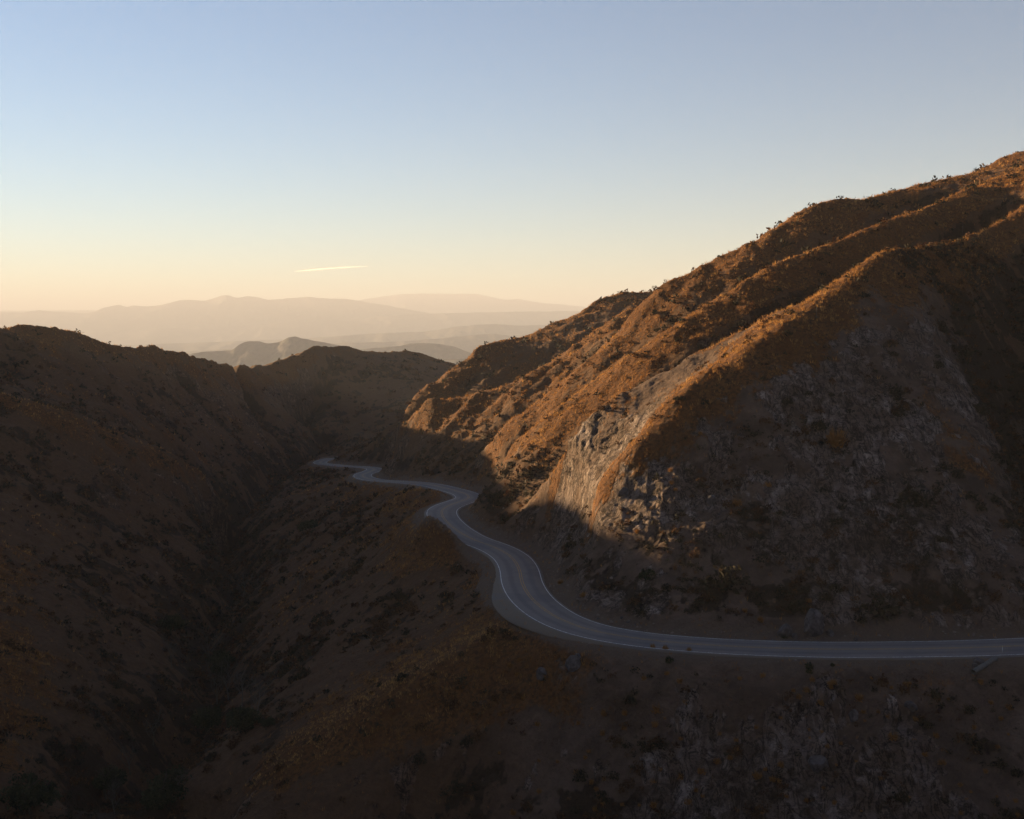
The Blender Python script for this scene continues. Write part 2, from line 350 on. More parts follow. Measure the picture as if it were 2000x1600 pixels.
G1 = (1, 1, 1, 1); G0 = (0, 0, 0, 1)

# what grows where: dry grass on the crests and gentler slopes, dark brush in the hollows, bare rock on the steep cuts, dirt beside the road
n_big = fbm(X, Y, 45, 4, 61); n_mid = fbm(X, Y, 13, 4, 62)
_rb = np.vstack([dense([P(*q_) for q_ in ((930,1240,165),(850,1280,165),(700,1376,164),(560,1474,162),(430,1592,161))], 1.0)])
rib = np.zeros_like(X); sel_ = (Y > 130) & (Y < 190) & (X < 0) & (X > -60)
rib[sel_] = np.exp(-(np.min(np.hypot(X[sel_][:, None] - _rb[None, ::3, 0], Y[sel_][:, None] - _rb[None, ::3, 1] - 1.5), 1) / 5.0) ** 2)
right = sstep(-30, 5, X + 0.10 * (Y - 250))
lower0 = sstep(24, 10, Z - 0.30 * (X - 60)) * sstep(8, 24, X) * sstep(262, 240, Y) * (1 - crestF)
GRASS = sstep(0.0, 0.38, 0.50 * np.clip(cv, -1, .8) + 0.35 * n_big + 0.25 * n_mid + 0.75 * fine + 0.10 * right + .14 * upper_ - 0.08 + 0.5 * rib + .4 * crestF - .5 * cliffE - .3 * lower0) * (1 - 0.85 * ROCK) * sstep(5.2, 8.5, rd)
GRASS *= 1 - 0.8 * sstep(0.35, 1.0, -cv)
lower = sstep(20, 6, Z - 0.30 * (X - 60)) * sstep(8, 24, X) * sstep(1.1, 0.3, cv) * sstep(262, 235, Y)    # the face above the near road carries little grass
GRASS *= 1 - 0.8 * lower
GRASS *= 1 - 0.6 * sstep(162, 150, Y) * sstep(-4, 12, X)
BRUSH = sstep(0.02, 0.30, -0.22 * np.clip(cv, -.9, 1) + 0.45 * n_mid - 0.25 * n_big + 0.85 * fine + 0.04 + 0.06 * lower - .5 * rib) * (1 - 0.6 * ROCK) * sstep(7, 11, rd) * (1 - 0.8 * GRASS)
BRUSH = np.maximum(BRUSH, .9 * sstep(85, 92, X + 3 * n_mid) * sstep(168, 176, Y) * sstep(290, 265, Y) * sstep(-.35, .1, fine + n_mid)); ROCK *= 1 - .7 * sstep(86, 92, X) * sstep(168, 176, Y) * sstep(290, 265, Y)
DIRT = sstep(9.0, 5.5, rd + 1.5 * n_mid)

def terrain_mat():
    m, nt, b = mat_new('hillside_soil')
    at = {}
    for k in ('rock', 'grass', 'brush', 'dirt', 'no_glow_tint'):
        a = nt.nodes.new('ShaderNodeAttribute'); a.attribute_name = k; at[k] = a.outputs['Fac']
    n1 = geo_noise(nt, 0.9, 8, 0.65); n2 = geo_noise(nt, 0.16, 6, 0.6, 0.4); n3 = geo_noise(nt, 3.2, 6, 0.7)
    ns = geo_noise(nt, 0.55, 7, 0.68, 0.6, (1.0, 1.0, 0.35))
    soil = mixc(nt, n1, (0.056, 0.035, 0.025, 1), (0.20, 0.132, 0.098, 1))
    soil = mixc(nt, ramp(nt, n2, (0.4, G0), (0.62, G1)), soil, (0.072, 0.046, 0.034, 1))
    warm = mixc(nt, n1, (0.040, 0.019, 0.010, 1), (0.145, 0.078, 0.042, 1)); soil = mixc(nt, at['no_glow_tint'], warm, soil)  # reddish soil left and beyond, with amber glow painted into its colour
    rock = ramp(nt, ns, (0.30, (0.050, 0.036, 0.030)), (0.44, (0.135, 0.098, 0.082)), (0.56, (0.25, 0.188, 0.160)), (0.70, (0.44, 0.355, 0.31)))
    rock = mixc(nt, ramp(nt, n2, (0.38, G0), (0.6, G1)), rock, mixc(nt, n1, (0.066, 0.042, 0.030, 1), (0.19, 0.127, 0.096, 1)))
    nt_ = geo_noise(nt, 1.5, 5, .65); gr = mixc(nt, n3, (0.066, 0.027, 0.010, 1), (0.25, 0.110, 0.034, 1)); gr = mixc(nt, ramp(nt, nt_, (0.40, G1), (0.56, G0)), gr, (0.034, 0.018, 0.010, 1))
    gr = mixc(nt, ramp(nt, n2, (0.35, G0), (0.7, G1)), gr, (0.105, 0.042, 0.014, 1))
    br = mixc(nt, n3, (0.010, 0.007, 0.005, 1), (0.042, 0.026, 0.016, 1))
    jit = mth(nt, 'MULTIPLY', mth(nt, 'SUBTRACT', n1, 0.5), 1.3)
    def edge(x, lo=0.35, hi=0.62): return ramp(nt, mth(nt, 'ADD', x, jit, True), (lo, G0), (hi, G1))
    r1 = mth(nt, 'ABSOLUTE', mth(nt, 'SUBTRACT', geo_noise(nt, 0.42, 6, 0.62, 0.8, (1.5, 0.8, 0.6)), 0.5)); r2 = mth(nt, 'ABSOLUTE', mth(nt, 'SUBTRACT', geo_noise(nt, 1.1, 5, 0.6, 0.5, (0.6, 1.4, 1.0)), 0.5))
    crk = mth(nt, 'MULTIPLY', ramp(nt, r1, (0.0, (.18, .18, .18)), (0.045, G1)), ramp(nt, r2, (0.0, (.5, .5, .5)), (0.035, G1)))
    rock = mixc(nt, 1.0, rock, crk, 'MULTIPLY')
    rock = mixc(nt, at['no_glow_tint'], mixc(nt, 1.0, rock, (0.80, 0.66, 0.54, 1), 'MULTIPLY'), rock)  # rock there tinted warm too, the amber glow put into its colour
    c = mixc(nt, edge(at['rock']), soil, rock)
    c = mixc(nt, mth(nt, 'MULTIPLY', edge(at['grass'], 0.25, 0.6), 0.92), c, gr)
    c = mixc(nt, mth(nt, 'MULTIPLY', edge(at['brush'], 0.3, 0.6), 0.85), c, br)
    c = mixc(nt, edge(at['dirt']), c, mixc(nt, n3, (0.080, 0.054, 0.040, 1), (0.15, 0.105, 0.078, 1)))
    lk(nt, c, b.inputs['Base Color'])
    b.inputs['Roughness'].default_value = 0.95; b.inputs['Specular IOR Level'].default_value = 0.08
    bp = N(nt, 'ShaderNodeBump', Strength=1.0, Distance=1.0)
    hgt = mth(nt, 'ADD', mth(nt, 'MULTIPLY', n1, 0.9), mth(nt, 'MULTIPLY', n3, 0.35))
    hgt = mth(nt, 'ADD', hgt, mth(nt, 'MULTIPLY', mth(nt, 'MULTIPLY', ns, at['rock']), 1.6))
    lk(nt, hgt, bp.inputs['Height']); lk(nt, bp.outputs['Normal'], b.inputs['Normal'])
    return m
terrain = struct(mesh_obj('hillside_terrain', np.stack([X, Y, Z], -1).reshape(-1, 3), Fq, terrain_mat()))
for k, a_ in (('rock', ROCK), ('grass', GRASS), ('brush', BRUSH), ('dirt', DIRT), ('no_glow_tint', sstep(-12, 12, X - .02 * (Y - 150)) * sstep(262, 225, Y))): attr(terrain, k, a_)  # last mask is zero where the amber glow is painted in

# ------------------------------------------------------------------ far hills and mountains, valley floor
def far_mat(name, c0, c1, sc):
    m, nt, b = mat_new(name)
    n = geo_noise(nt, sc, 8, 0.65); lk(nt, mixc(nt, ramp(nt, n, (0.35, G0), (0.65, G1)), c0, c1), b.inputs['Base Color'])
    bp = N(nt, 'ShaderNodeBump', Strength=0.8, Distance=0.25 / sc); lk(nt, geo_noise(nt, sc * 2.2, 8, 0.65), bp.inputs['Height']); lk(nt, bp.outputs['Normal'], b.inputs['Normal'])
    b.inputs['Roughness'].default_value = 0.95
    return m
BASE = -560.0
def ridge_layer(name, pts, Y0, mat, seed, width, rough=0.34):
    pts = np.asarray(pts, float); u = np.arange(-1400, 2600.1, 4.0)
    pu = np.r_[-1500, -600, pts[:, 0], pts[-1, 0] + 500, 2700]; d0, d1 = pts[0, 1], pts[-1, 1]
    pv = np.r_[d0 + 8, d0 + 4, pts[:, 1], d1 + 6, d1 + 10]
    v = np.interp(u, pu, pv)
    k = np.exp(-0.5 * (np.arange(-6, 7) / 1.0) ** 2); k /= k.sum(); v = np.convolve(np.pad(v, 6, mode='edge'), k, 'valid')
    xc = (u - 1000) / F * Y0; zc = -(v - HOR) / F * Y0
    amp = Y0 / F
    zc = zc + amp * 1.5 * fbm(xc, 0 * xc, amp * 26, 5, seed, .6)
    s = np.r_[np.linspace(-1, -.03, 44), -.015, 0, .02, .06, .14, .3, .55, 1]
    wob = width * 0.22 * fbm(xc, 0 * xc, amp * 130, 3, seed + 5)
    Yg = Y0 + wob[None, :] + s[:, None] * width; Xg = np.repeat(xc[None, :], len(s), 0) * (Y0 + wob[None, :]) / Y0
    zcw = zc * (Y0 + wob) / Y0
    t = np.abs(s)[:, None] ** 0.85
    rel = zcw[None, :] - BASE
    spur = ridged(Xg + 0.25 * Yg, 0.35 * Yg, width * 0.30, 5, seed + 9, .6)
    Zg = BASE + rel * (1 - t) + rel * rough * (spur - 0.45) * np.minimum(1, 5 * np.abs(s)[:, None]) * (1 - np.abs(s)[:, None]) ** .5
    Zg[0] = BASE - 6; Zg[-1] = BASE - 6
    n_, m_ = Xg.shape; id_ = np.arange(n_ * m_).reshape(n_, m_)
    q = np.stack([id_[:-1, :-1], id_[:-1, 1:], id_[1:, 1:], id_[1:, :-1]], -1).reshape(-1, 4)
    return struct(mesh_obj(name, np.stack([Xg, Yg, Zg], -1).reshape(-1, 3), q, mat))
fm = far_mat('far_chaparral', (0.030, 0.024, 0.018, 1), (0.085, 0.062, 0.045, 1), 0.01)
fm2 = far_mat('mountain_rock', (0.035, 0.028, 0.022, 1), (0.08, 0.06, 0.046, 1), 0.002)
ridge_layer('foothill', [(330,700),(380,690),(400,687),(455,684),(462,676),(480,667),(505,666),(520,671),(545,669),(560,660),(575,657),(590,661),(610,665),(640,670),(680,678),(720,690),(800,700)], 7600, fm, 3, 1200)
ridge_layer('foothill', [(500,700),(640,690),(690,684),(730,680),(780,676),(800,671),(830,670),(860,672),(890,678),(920,690),(980,702)], 9400, fm, 14, 1400)
ridge_layer('far_hill', [(300,690),(650,670),(760,668),(850,662),(920,655),(960,652),(1000,656),(1060,650),(1200,652)], 14500, fm, 25, 2100)
ridge_layer('far_hill', [(200,676),(420,668),(600,661),(680,655),(760,650),(830,648),(900,637),(960,633),(1020,636),(1080,634),(1200,640)], 19000, fm2, 36, 2800)
ridge_layer('far_hill', [(-100,652),(100,652),(250,648),(330,641),(430,640),(520,632),(620,628),(700,622),(800,614),(900,611),(1000,609),(1100,608),(1200,606)], 27000, fm2, 47, 3600)
ridge_layer('mountain_range', [(-100,612),(0,610),(40,611),(75,606),(110,609),(165,612),(185,609),(200,602),(232,595),(248,600),(262,596),(280,599),(310,597),(345,588),(365,585),(395,588),(418,583),(430,578),(440,576),(452,578),(462,583),(482,578),(500,580),(525,586),(560,583),(600,580),(640,583),(680,584),(700,588),(740,594),(790,603),(840,612),(900,622)], 30000, fm2, 58, 4200)
ridge_layer('mountain_range', [(200,606),(500,602),(620,596),(680,590),(720,583),(780,575),(820,573.5),(880,574),(930,574),(960,580),(985,586),(1010,584),(1060,592),(1110,596),(1150,600),(1250,606)], 39500, fm2, 69, 5400)
ang = np.linspace(0, 2 * math.pi, 97)[:-1]; rad = [1500, 2500, 4500, 8000, 14000, 60000]
V = np.array([[0, 0, BASE]] + [[math.cos(a) * r, math.sin(a) * r, BASE] for r in rad for a in ang])
tri = [[0, 1 + k, 1 + (k + 1) % 96, 1 + (k + 1) % 96] for k in range(96)]
me = bpy.data.meshes.new('valley_floor')
faces = [(0, 1 + k, 1 + (k + 1) % 96) for k in range(96)] + [(1 + j*96 + k, 1 + (j+1)*96 + k, 1 + (j+1)*96 + (k+1) % 96, 1 + j*96 + (k+1) % 96) for j in range(len(rad)-1) for k in range(96)]
me.from_pydata(V.tolist(), [], faces); me.materials.append(fm2)
vf = struct(bpy.data.objects.new('valley_floor', me)); COL.objects.link(vf)

# ------------------------------------------------------------------ the air
HAZE_TOP = 1240.0
hz = bpy.data.meshes.new('haze'); q = 62000.0; zb = BASE - 10
hv = [(sx * q, sy * q, z_) for z_ in (zb, HAZE_TOP) for sx, sy in ((-1,-1),(1,-1),(1,1),(-1,1))]
hz.from_pydata(hv, [], [(3,2,1,0),(4,5,6,7),(0,1,5,4),(1,2,6,5),(2,3,7,6),(3,0,4,7)])
hm = bpy.data.materials.new('haze_air'); hm.use_nodes = True; ht = hm.node_tree; ht.nodes.remove(ht.nodes['Principled BSDF'])
pv = ht.nodes.new('ShaderNodeVolumePrincipled'); pv.inputs['Color'].default_value = (0.51, 0.53, 0.62, 1); pv.inputs['Density'].default_value = 0.62e-4
pv.inputs['Anisotropy'].default_value = 0.05; pv.inputs['Emission Strength'].default_value = 0.0
ht.links.new(pv.outputs['Volume'], ht.nodes['Material Output'].inputs['Volume'])
hz.materials.append(hm); hzo = bpy.data.objects.new('haze', hz); COL.objects.link(hzo); hzo['kind'] = 'stuff'

# ------------------------------------------------------------------ the road
def road_mat():
    m, nt, b = mat_new('asphalt')
    n1 = geo_noise(nt, 0.35, 6, 0.6, 0.5); n2 = geo_noise(nt, 9.0, 4, 0.7)
    a = nt.nodes.new('ShaderNodeAttribute'); a.attribute_name = 'across'
    # worn wheel tracks and a darker oily middle of each lane; they run with the lanes
    wv = mth(nt, 'ABSOLUTE', mth(nt, 'SUBTRACT', mth(nt, 'ABSOLUTE', a.outputs['Fac']), 1.8))
    track = ramp(nt, mth(nt, 'ADD', wv, mth(nt, 'MULTIPLY', mth(nt, 'SUBTRACT', n1, 0.5), 0.5)), (0.25, G1), (0.7, G0))
    c = mixc(nt, n1, (0.115, 0.096, 0.090, 1), (0.180, 0.150, 0.140, 1))
    c = mixc(nt, mth(nt, 'MULTIPLY', track, 0.55), c, (0.062, 0.057, 0.062, 1))
    c = mixc(nt, mth(nt, 'MULTIPLY', n2, 0.35), c, (0.085, 0.079, 0.083, 1))
    dust = ramp(nt, mth(nt, 'ADD', mth(nt, 'ABSOLUTE', a.outputs['Fac']), mth(nt, 'MULTIPLY', n1, 1.0)), (0.0, G0), (1.0, G0))
    ed = mth(nt, 'SUBTRACT', mth(nt, 'ADD', mth(nt, 'ABSOLUTE', a.outputs['Fac']), mth(nt, 'MULTIPLY', n1, 1.2)), 3.9, True)
    c = mixc(nt, ed, c, (0.10, 0.075, 0.055, 1))
    pt = geo_noise(nt, 0.09, 2, 0.4); c = mixc(nt, mth(nt, 'MULTIPLY', ramp(nt, pt, (0.6, G0), (0.605, G1)), 0.4), c, (0.075, 0.07, 0.078, 1))
    lk(nt, c, b.inputs['Base Color']); b.inputs['Roughness'].default_value = 0.8; b.inputs['Specular IOR Level'].default_value = 0.3
    return m
def paint_mat(name, col, worn):
    m, nt, b = mat_new(name); n = geo_noise(nt, 2.2, 6, 0.7)
    lk(nt, mixc(nt, ramp(nt, n, (0.42, G0), (0.66, G1)), col, worn), b.inputs['Base Color']); b.inputs['Roughness'].default_value = 0.7
    return m
def ribbon(name, offs, mat, dz, parent=None, i0=0, i1=None, dzs=None):
    c = rc[i0:i1]; n = nrm[i0:i1]
    rows = []
    for j, o in enumerate(offs):
        rows.append(np.c_[c[:, :2] + n * np.asarray(o, float).reshape(-1, 1), c[:, 2] + dz + (dzs[j] if dzs else 0)])
    V = np.stack(rows, 1); m_, k_ = V.shape[:2]
    id_ = np.arange(m_ * k_).reshape(m_, k_)
    q = np.stack([id_[:-1, :-1], id_[1:, :-1], id_[1:, 1:], id_[:-1, 1:]], -1).reshape(-1, 4)
    o = mesh_obj(name, V.reshape(-1, 3), q, mat, parent)
    attr(o, 'across', np.stack([np.full(m_, 0.0) + np.asarray(o_, float) for o_ in offs], 1).ravel())
    return o
ni = len(rc)
def bulge(u, v, wid, amt):                            # widen the pavement near a place
    z = -45.0; p = np.array(P(u, v, -z * F / (v - HOR))[:2]); d = np.hypot(*(rc[:, :2] - p).T)
    return amt * np.exp(-(d / wid) ** 2)
jig = 0.12 * noise2(np.arange(ni) * 0.5, np.zeros(ni), 5) + 0.15 * noise2(np.arange(ni) * 0.11, np.zeros(ni), 6)
out_w = 4.15 + jig + bulge(985, 1200, 17, 3.4); in_w = 4.05 - jig
road = struct(ribbon('road', [out_w + .25, out_w, 1.8 + 0 * jig, 0 * jig, -1.8 + 0 * jig, -in_w, -in_w - .25], road_mat(), 0.0, dzs=[-.3, -.02, .03, .07, .03, -.02, -.3]))
pw = paint_mat('white_road_paint', (0.62, 0.61, 0.60, 1), (0.24, 0.22, 0.22, 1)); py = paint_mat('yellow_road_paint', (0.42, 0.23, 0.05, 1), (0.18, 0.13, 0.08, 1))
for s in (3.6, -3.6):
    o = ribbon('edge_line', [s + .07, s - .07], pw, 0.018); o.parent = road
for s in (0.19, -0.19):
    o = ribbon('centre_line', [s + .06, s - .06], py, 0.085); o.parent = road

# ------------------------------------------------------------------ plants, rocks: where things stand
def ground(x, y):               # height of the built terrain mesh (nearest vertices, bilinear in the polar grid)
    x = np.atleast_1d(np.asarray(x, float)); y = np.atleast_1d(np.asarray(y, float))
    a = np.arctan2(x, y); r = np.hypot(x, y)
    fa = np.interp(a, az, np.arange(len(az))); fr = np.interp(r, rr, np.arange(len(rr)))
    return bil(Z, fa, fr)
def field(g, x, y):
    x = np.atleast_1d(np.asarray(x, float)); y = np.atleast_1d(np.asarray(y, float))
    fa = np.interp(np.arctan2(x, y), az, np.arange(len(az))); fr = np.interp(np.hypot(x, y), rr, np.arange(len(rr)))
    return bil(g, fa, fr)
def hit(u, v, y0=118.0, y1=1150.0):                   # where the line of sight through a pixel first meets the land
    ys = np.exp(np.linspace(math.log(y0), math.log(y1), 3000)); xs = (u - 1000) / F * ys; zs = -(v - HOR) / F * ys
    d = zs - ground(xs, ys); k = np.nonzero(d < 0)[0]
    if not len(k): return None
    return xs[k[0]], ys[k[0]], float(ground(xs[k[0]], ys[k[0]])[0])
def visible(x, y, z, up=0.5):
    x = np.asarray(x); y = np.asarray(y); ok = np.ones(len(x), bool); zt = z + up
    for t in np.linspace(0.25, 0.985, 70):
        ok &= (zt * t >= zat(x * t, y * t) - 0.3)
    return ok
def pix(x, y, z): return 1000 + x / y * F, HOR - z / y * F

def leaf_mat(name, translucent=0.25, tint=None):
    m, nt, b = mat_new(name)
    a = nt.nodes.new('ShaderNodeAttribute'); a.attribute_name = 'tone'
    c = ramp(nt, a.outputs['Fac'], *tint); lk(nt, c, b.inputs['Base Color']); b.inputs['Roughness'].default_value = 0.85; b.inputs['Specular IOR Level'].default_value = 0.1
    if translucent:
        tr = nt.nodes.new('ShaderNodeBsdfTranslucent'); lk(nt, c, tr.inputs['Color']); mx = nt.nodes.new('ShaderNodeMixShader'); mx.inputs[0].default_value = translucent
        lk(nt, b.outputs[0], mx.inputs[1]); lk(nt, tr.outputs[0], mx.inputs[2]); lk(nt, mx.outputs[0], nt.nodes['Material Output'].inputs['Surface'])
    return m
M_GRASS = leaf_mat('dry_grass_blades', 0.4, [(0.0, (0.11, 0.043, 0.013)), (0.5, (0.27, 0.120, 0.034)), (1.0, (0.52, 0.29, 0.10))])
M_SHRUB = leaf_mat('chaparral_leaves', 0.15, [(0.0, (0.012, 0.012, 0.008)), (0.45, (0.034, 0.028, 0.017)), (0.75, (0.065, 0.040, 0.022)), (1.0, (0.11, 0.075, 0.036))])
M_RUST = leaf_mat('rusty_twigs', 0.2, [(0.0, (0.032, 0.014, 0.008)), (0.5, (0.085, 0.040, 0.018)), (1.0, (0.19, 0.105, 0.05))])
M_GOLD = leaf_mat('golden_buckwheat', 0.3, [(0.0, (0.07, 0.032, 0.010)), (0.5, (0.23, 0.104, 0.030)), (1.0, (0.38, 0.20, 0.07))])
M_GREEN = leaf_mat('olive_leaves', 0.2, [(0.0, (0.012, 0.016, 0.008)), (0.5, (0.032, 0.038, 0.018)), (1.0, (0.075, 0.075, 0.035))])

def blades(cx, cy, cz, hgt, wid, tone, nb, spread, lean=0.55):
    """tufts of grass: nb tapering blades each, one triangle a blade"""
    n = len(cx); a = rng.uniform(0, 2 * np.pi, (n, nb)); l = lean * rng.uniform(0.1, 1.0, (n, nb))
    h = hgt[:, None] * rng.uniform(0.55, 1.0, (n, nb)); b0 = spread[:, None] * np.sqrt(rng.uniform(0, 1, (n, nb)))
    bx = cx[:, None] + np.cos(a) * b0 * .6; by = cy[:, None] + np.sin(a) * b0 * .6; bz = np.repeat(cz[:, None], nb, 1) - 0.08
    tx = bx + np.cos(a) * l * h; ty = by + np.sin(a) * l * h; tz = bz + h * np.sqrt(1 - np.clip(l, 0, .95) ** 2) + .05
    w = wid[:, None] * rng.uniform(.6, 1.2, (n, nb)); p = rng.uniform(0, 2 * np.pi, (n, nb)); wx = np.cos(p) * w; wy = np.sin(p) * w
    V = np.stack([np.stack([bx - wx, by - wy, bz], -1), np.stack([bx + wx, by + wy, bz], -1), np.stack([tx, ty, tz], -1)], 2).reshape(-1, 3)
    T = np.repeat(np.clip(tone[:, None] + rng.normal(0, .12, (n, nb)), 0, 1).reshape(-1), 3)
    return V, np.arange(len(V)).reshape(-1, 3), T
def leaf_cloud(cx, cy, cz, rad, hgt, tone, nl, lsz, jag=0.35):
    """dome-shaped shrubs made of nl leaf clumps each (one quad-like pair of triangles a clump)"""
    n = len(cx)
    d = rng.normal(0, 1, (n, nl, 3)); d[..., 2] = np.abs(d[..., 2]) * 1.0; d /= np.linalg.norm(d, axis=-1, keepdims=True)
    rr_ = rng.uniform(0.35, 1.0, (n, nl)) ** 0.6
    lob = 1 + jag * np.sin(3 * np.arctan2(d[..., 1], d[..., 0]) + rng.uniform(0, 6, (n, 1))) * rng.uniform(.3, 1, (n, 1)) + rng.normal(0, .12, (n, nl))
    c = np.stack([cx[:, None] + d[..., 0] * rr_ * lob * rad[:, None], cy[:, None] + d[..., 1] * rr_ * lob * rad[:, None], cz[:, None] - 0.1 + d[..., 2] * rr_ * lob * hgt[:, None]], -1)
    s = (lsz[:, None] * rng.uniform(.6, 1.5, (n, nl)))[..., None]
    e1 = rng.normal(0, 1, (n, nl, 3)); e1 /= np.linalg.norm(e1, axis=-1, keepdims=True)
    e2 = np.cross(e1, rng.normal(0, 1, (n, nl, 3))); e2 /= np.linalg.norm(e2, axis=-1, keepdims=True)
    V = np.stack([c - e1 * s, c + e1 * s * .3 + e2 * s * .55, c + e1 * s, c - e1 * s * .2 - e2 * s * .55], 2).reshape(-1, 3)
    T = np.repeat(np.clip(tone[:, None] + rng.normal(0, .16, (n, nl)), 0, 1).reshape(-1), 4)
    return V, np.arange(len(V)).reshape(-1, 4), T
def make(name, VFT, mat, kind=None):
    o = mesh_obj(name, VFT[0], VFT[1], mat, smooth=False); attr(o, 'tone', VFT[2])
    if kind: o['kind'] = kind
    return o
def cat(*a):
    off = 0; Vs, Fs, Ts = [], [], []
    for V, f, T in a: Vs.append(V); Fs.append(f + off); Ts.append(T); off += len(V)
    return np.vstack(Vs), np.vstack(Fs), np.concatenate(Ts)
def scatter(y0, y1, dens, spread_az=28.0):
    """random places on the land between two distances, dens a square metre"""
    A = R(spread_az) * (y1 * y1 - y0 * y0); n = int(A * dens)
    r = np.sqrt(rng.uniform(y0 * y0, y1 * y1, n)); a = rng.uniform(-R(spread_az), R(spread_az), n)
    return np.sin(a) * r, np.cos(a) * r

# dry grass over the crests and open slopes
parts = []
for y0, y1, dens, h, w, nb in ((120, 200, 2.2, .55, .024, 9), (200, 290, 1.9, .68, .035, 8), (290, 420, .9, .8, .055, 7), (420, 700, .30, 1.0, .09, 6)):
    x, y = scatter(y0, y1, dens); g = field(GRASS, x, y); keep = rng.uniform(0, 1, len(x)) < np.clip(g * 1.15 + .03, 0, 1); 
    keep |= (field(rd, x, y) > 5.0) & (field(rd, x, y) < 8.5) & (rng.uniform(0, 1, len(x)) < .16); keep &= field(rd, x, y) > 5.0; keep &= field(ROCK, x, y) < .6
    x, y, g = x[keep], y[keep], g[keep]; z = ground(x, y)
    t = np.clip(.38 + .75 * field(rib, x, y) + .55 * fbm(x, y, 2.2, 2, 75) + .3 * fbm(x, y, 9, 3, 71) + .25 * fbm(x, y, 40, 2, 72) + .1 * g, 0, 1)
    parts.append(blades(x, y, z, h * rng.uniform(.45, 1.2, len(x)) * np.clip(1.0 + 1.3 * fbm(x, y, 2.2, 2, 75), .4, 1.9), np.full(len(x), w), t, nb, np.full(len(x), h * .55)))
make('dry_grass', cat(*parts), M_GRASS, 'stuff')

# loose stones along the verges, spilled from the cut
ns_ = 2600; ii = rng.integers(0, len(rc), ns_); ii = ii[rc[ii, 1] < 420]; ns_ = len(ii); sd_ = np.where(rng.uniform(0, 1, ns_) < .72, -1, 1); of_ = 4.5 + rng.exponential(1.7, ns_)
gx__ = rc[ii, 0] + nrm[ii, 0] * sd_ * of_ + rng.normal(0, .4, ns_); gy__ = rc[ii, 1] + nrm[ii, 1] * sd_ * of_ + rng.normal(0, .4, ns_); ok_ = field(rd, gx__, gy__) > 4.6
gx__, gy__ = gx__[ok_], gy__[ok_]; gz__ = ground(gx__, gy__); ns_ = len(gx__); sz_ = .07 * np.exp(rng.normal(0, .65, ns_)).clip(.3, 5)
oct_ = np.array([(1,0,0),(0,1,0),(-1,0,0),(0,-1,0),(0,0,1),(0,0,-1)], float); ofc = np.array([(0,1,4),(1,2,4),(2,3,4),(3,0,4),(1,0,5),(2,1,5),(3,2,5),(0,3,5)])
sv_ = (oct_[None] * rng.uniform(.6, 1.4, (ns_, 6, 1)) + rng.normal(0, .18, (ns_, 6, 3))) * sz_[:, None, None] * (1, 1, .75) + np.stack([gx__, gy__, gz__ + sz_ * .2], -1)[:, None]
M_STONE, nt, b = mat_new('loose_stone'); lk(nt, mixc(nt, geo_noise(nt, 1.2, 4, .6), (0.06, 0.045, 0.036, 1), (0.27, 0.21, 0.18, 1)), b.inputs['Base Color'])
mesh_obj('gravel', sv_.reshape(-1, 3), (ofc[None] + 6 * np.arange(ns_)[:, None, None]).reshape(-1, 3), M_STONE, smooth=False)['kind'] = 'stuff'

# brush: the nearest shrubs one by one, the rest as cover
def brush_prob(x, y):
    p = field(BRUSH, x, y) * .95 + .10 + .30 * ((y < 166) & (x > -8)) * (fbm(x, y, 7, 2, 81) > -.05) + .22 * field(lower, x, y) * (fbm(x, y, 9, 2, 82) > -.1)
    p = p + .45 * ((x > 87) & (y > 168) & (y < 275)) + .25 * field(lower, x, y) * (fbm(x, y, 6, 2, 84) > .12)
    return np.where(field(rd, x, y) > 8.0, p, 0) * (1 - .55 * field(ROCK, x, y)) * np.clip(.8 + 1.9 * fbm(x, y, 11, 3, 83), .12, 2)
near_sh = []; parts = []; rust = []
for y0, y1, dens, rad, nl in ((120, 200, 1.15, .48, 46), (200, 300, .85, .60, 28), (300, 460, .52, .78, 16), (460, 760, .20, 1.05, 11), (760, 1120, .085, 1.5, 9)):
    x, y = scatter(y0, y1, dens); keep = rng.uniform(0, 1, len(x)) < brush_prob(x, y); x, y = x[keep], y[keep]; z = ground(x, y); n = len(x)
    r = rad * np.exp(np.clip(rng.normal(0, .45, n), -1, .8)); h = r * rng.uniform(.7, 1.25, n); t = np.clip(.36 + .25 * fbm(x, y, 18, 3, 73) + rng.normal(0, .12, n), 0, 1)
    isr = rng.uniform(0, 1, n) < .5 + .35 * fbm(x, y, 30, 2, 74)
    for sel, dst in ((~isr, parts), (isr, rust)): dst.append((x[sel], y[sel], z[sel], r[sel], h[sel], t[sel], nl))
# the shrubs that show largest are lifted out of the cover and set one by one
cand = []
for li, lst in enumerate((parts, rust)):
    for bi, e in enumerate(lst[:2]):
        x, y, z, r = e[0], e[1], e[2], e[3]
        u, v = pix(x, y, z); ok = (u > 4) & (u < 1996) & (v < 1596) & (v > 250); ok[ok] &= visible(x[ok], y[ok], z[ok], .7)
        for k in np.nonzero(ok)[0]: cand.append((r[k] / y[k], li, bi, k))
cand.sort(reverse=True); cand = cand[:190]
picked = []
for li, lst in enumerate((parts, rust)):
    for bi in range(2):
        ks = [c[3] for c in cand if c[1] == li and c[2] == bi]
        e = lst[bi]; 
        for k in ks: picked.append((li, e[0][k], e[1][k], e[2][k], e[3][k], e[4][k], e[5][k]))
        m = np.ones(len(e[0]), bool); m[ks] = False
        lst[bi] = tuple(q_[m] for q_ in e[:6]) + (e[6],)
def cover(name, lst, mat):
    make(name, cat(*[leaf_cloud(x, y, z, r, h, t, nl, r * .26 * (40 / nl) ** .35) for x, y, z, r, h, t, nl in lst]), mat, 'stuff')
cover('chaparral', parts, M_SHRUB); cover('dead_brush', rust, M_RUST)

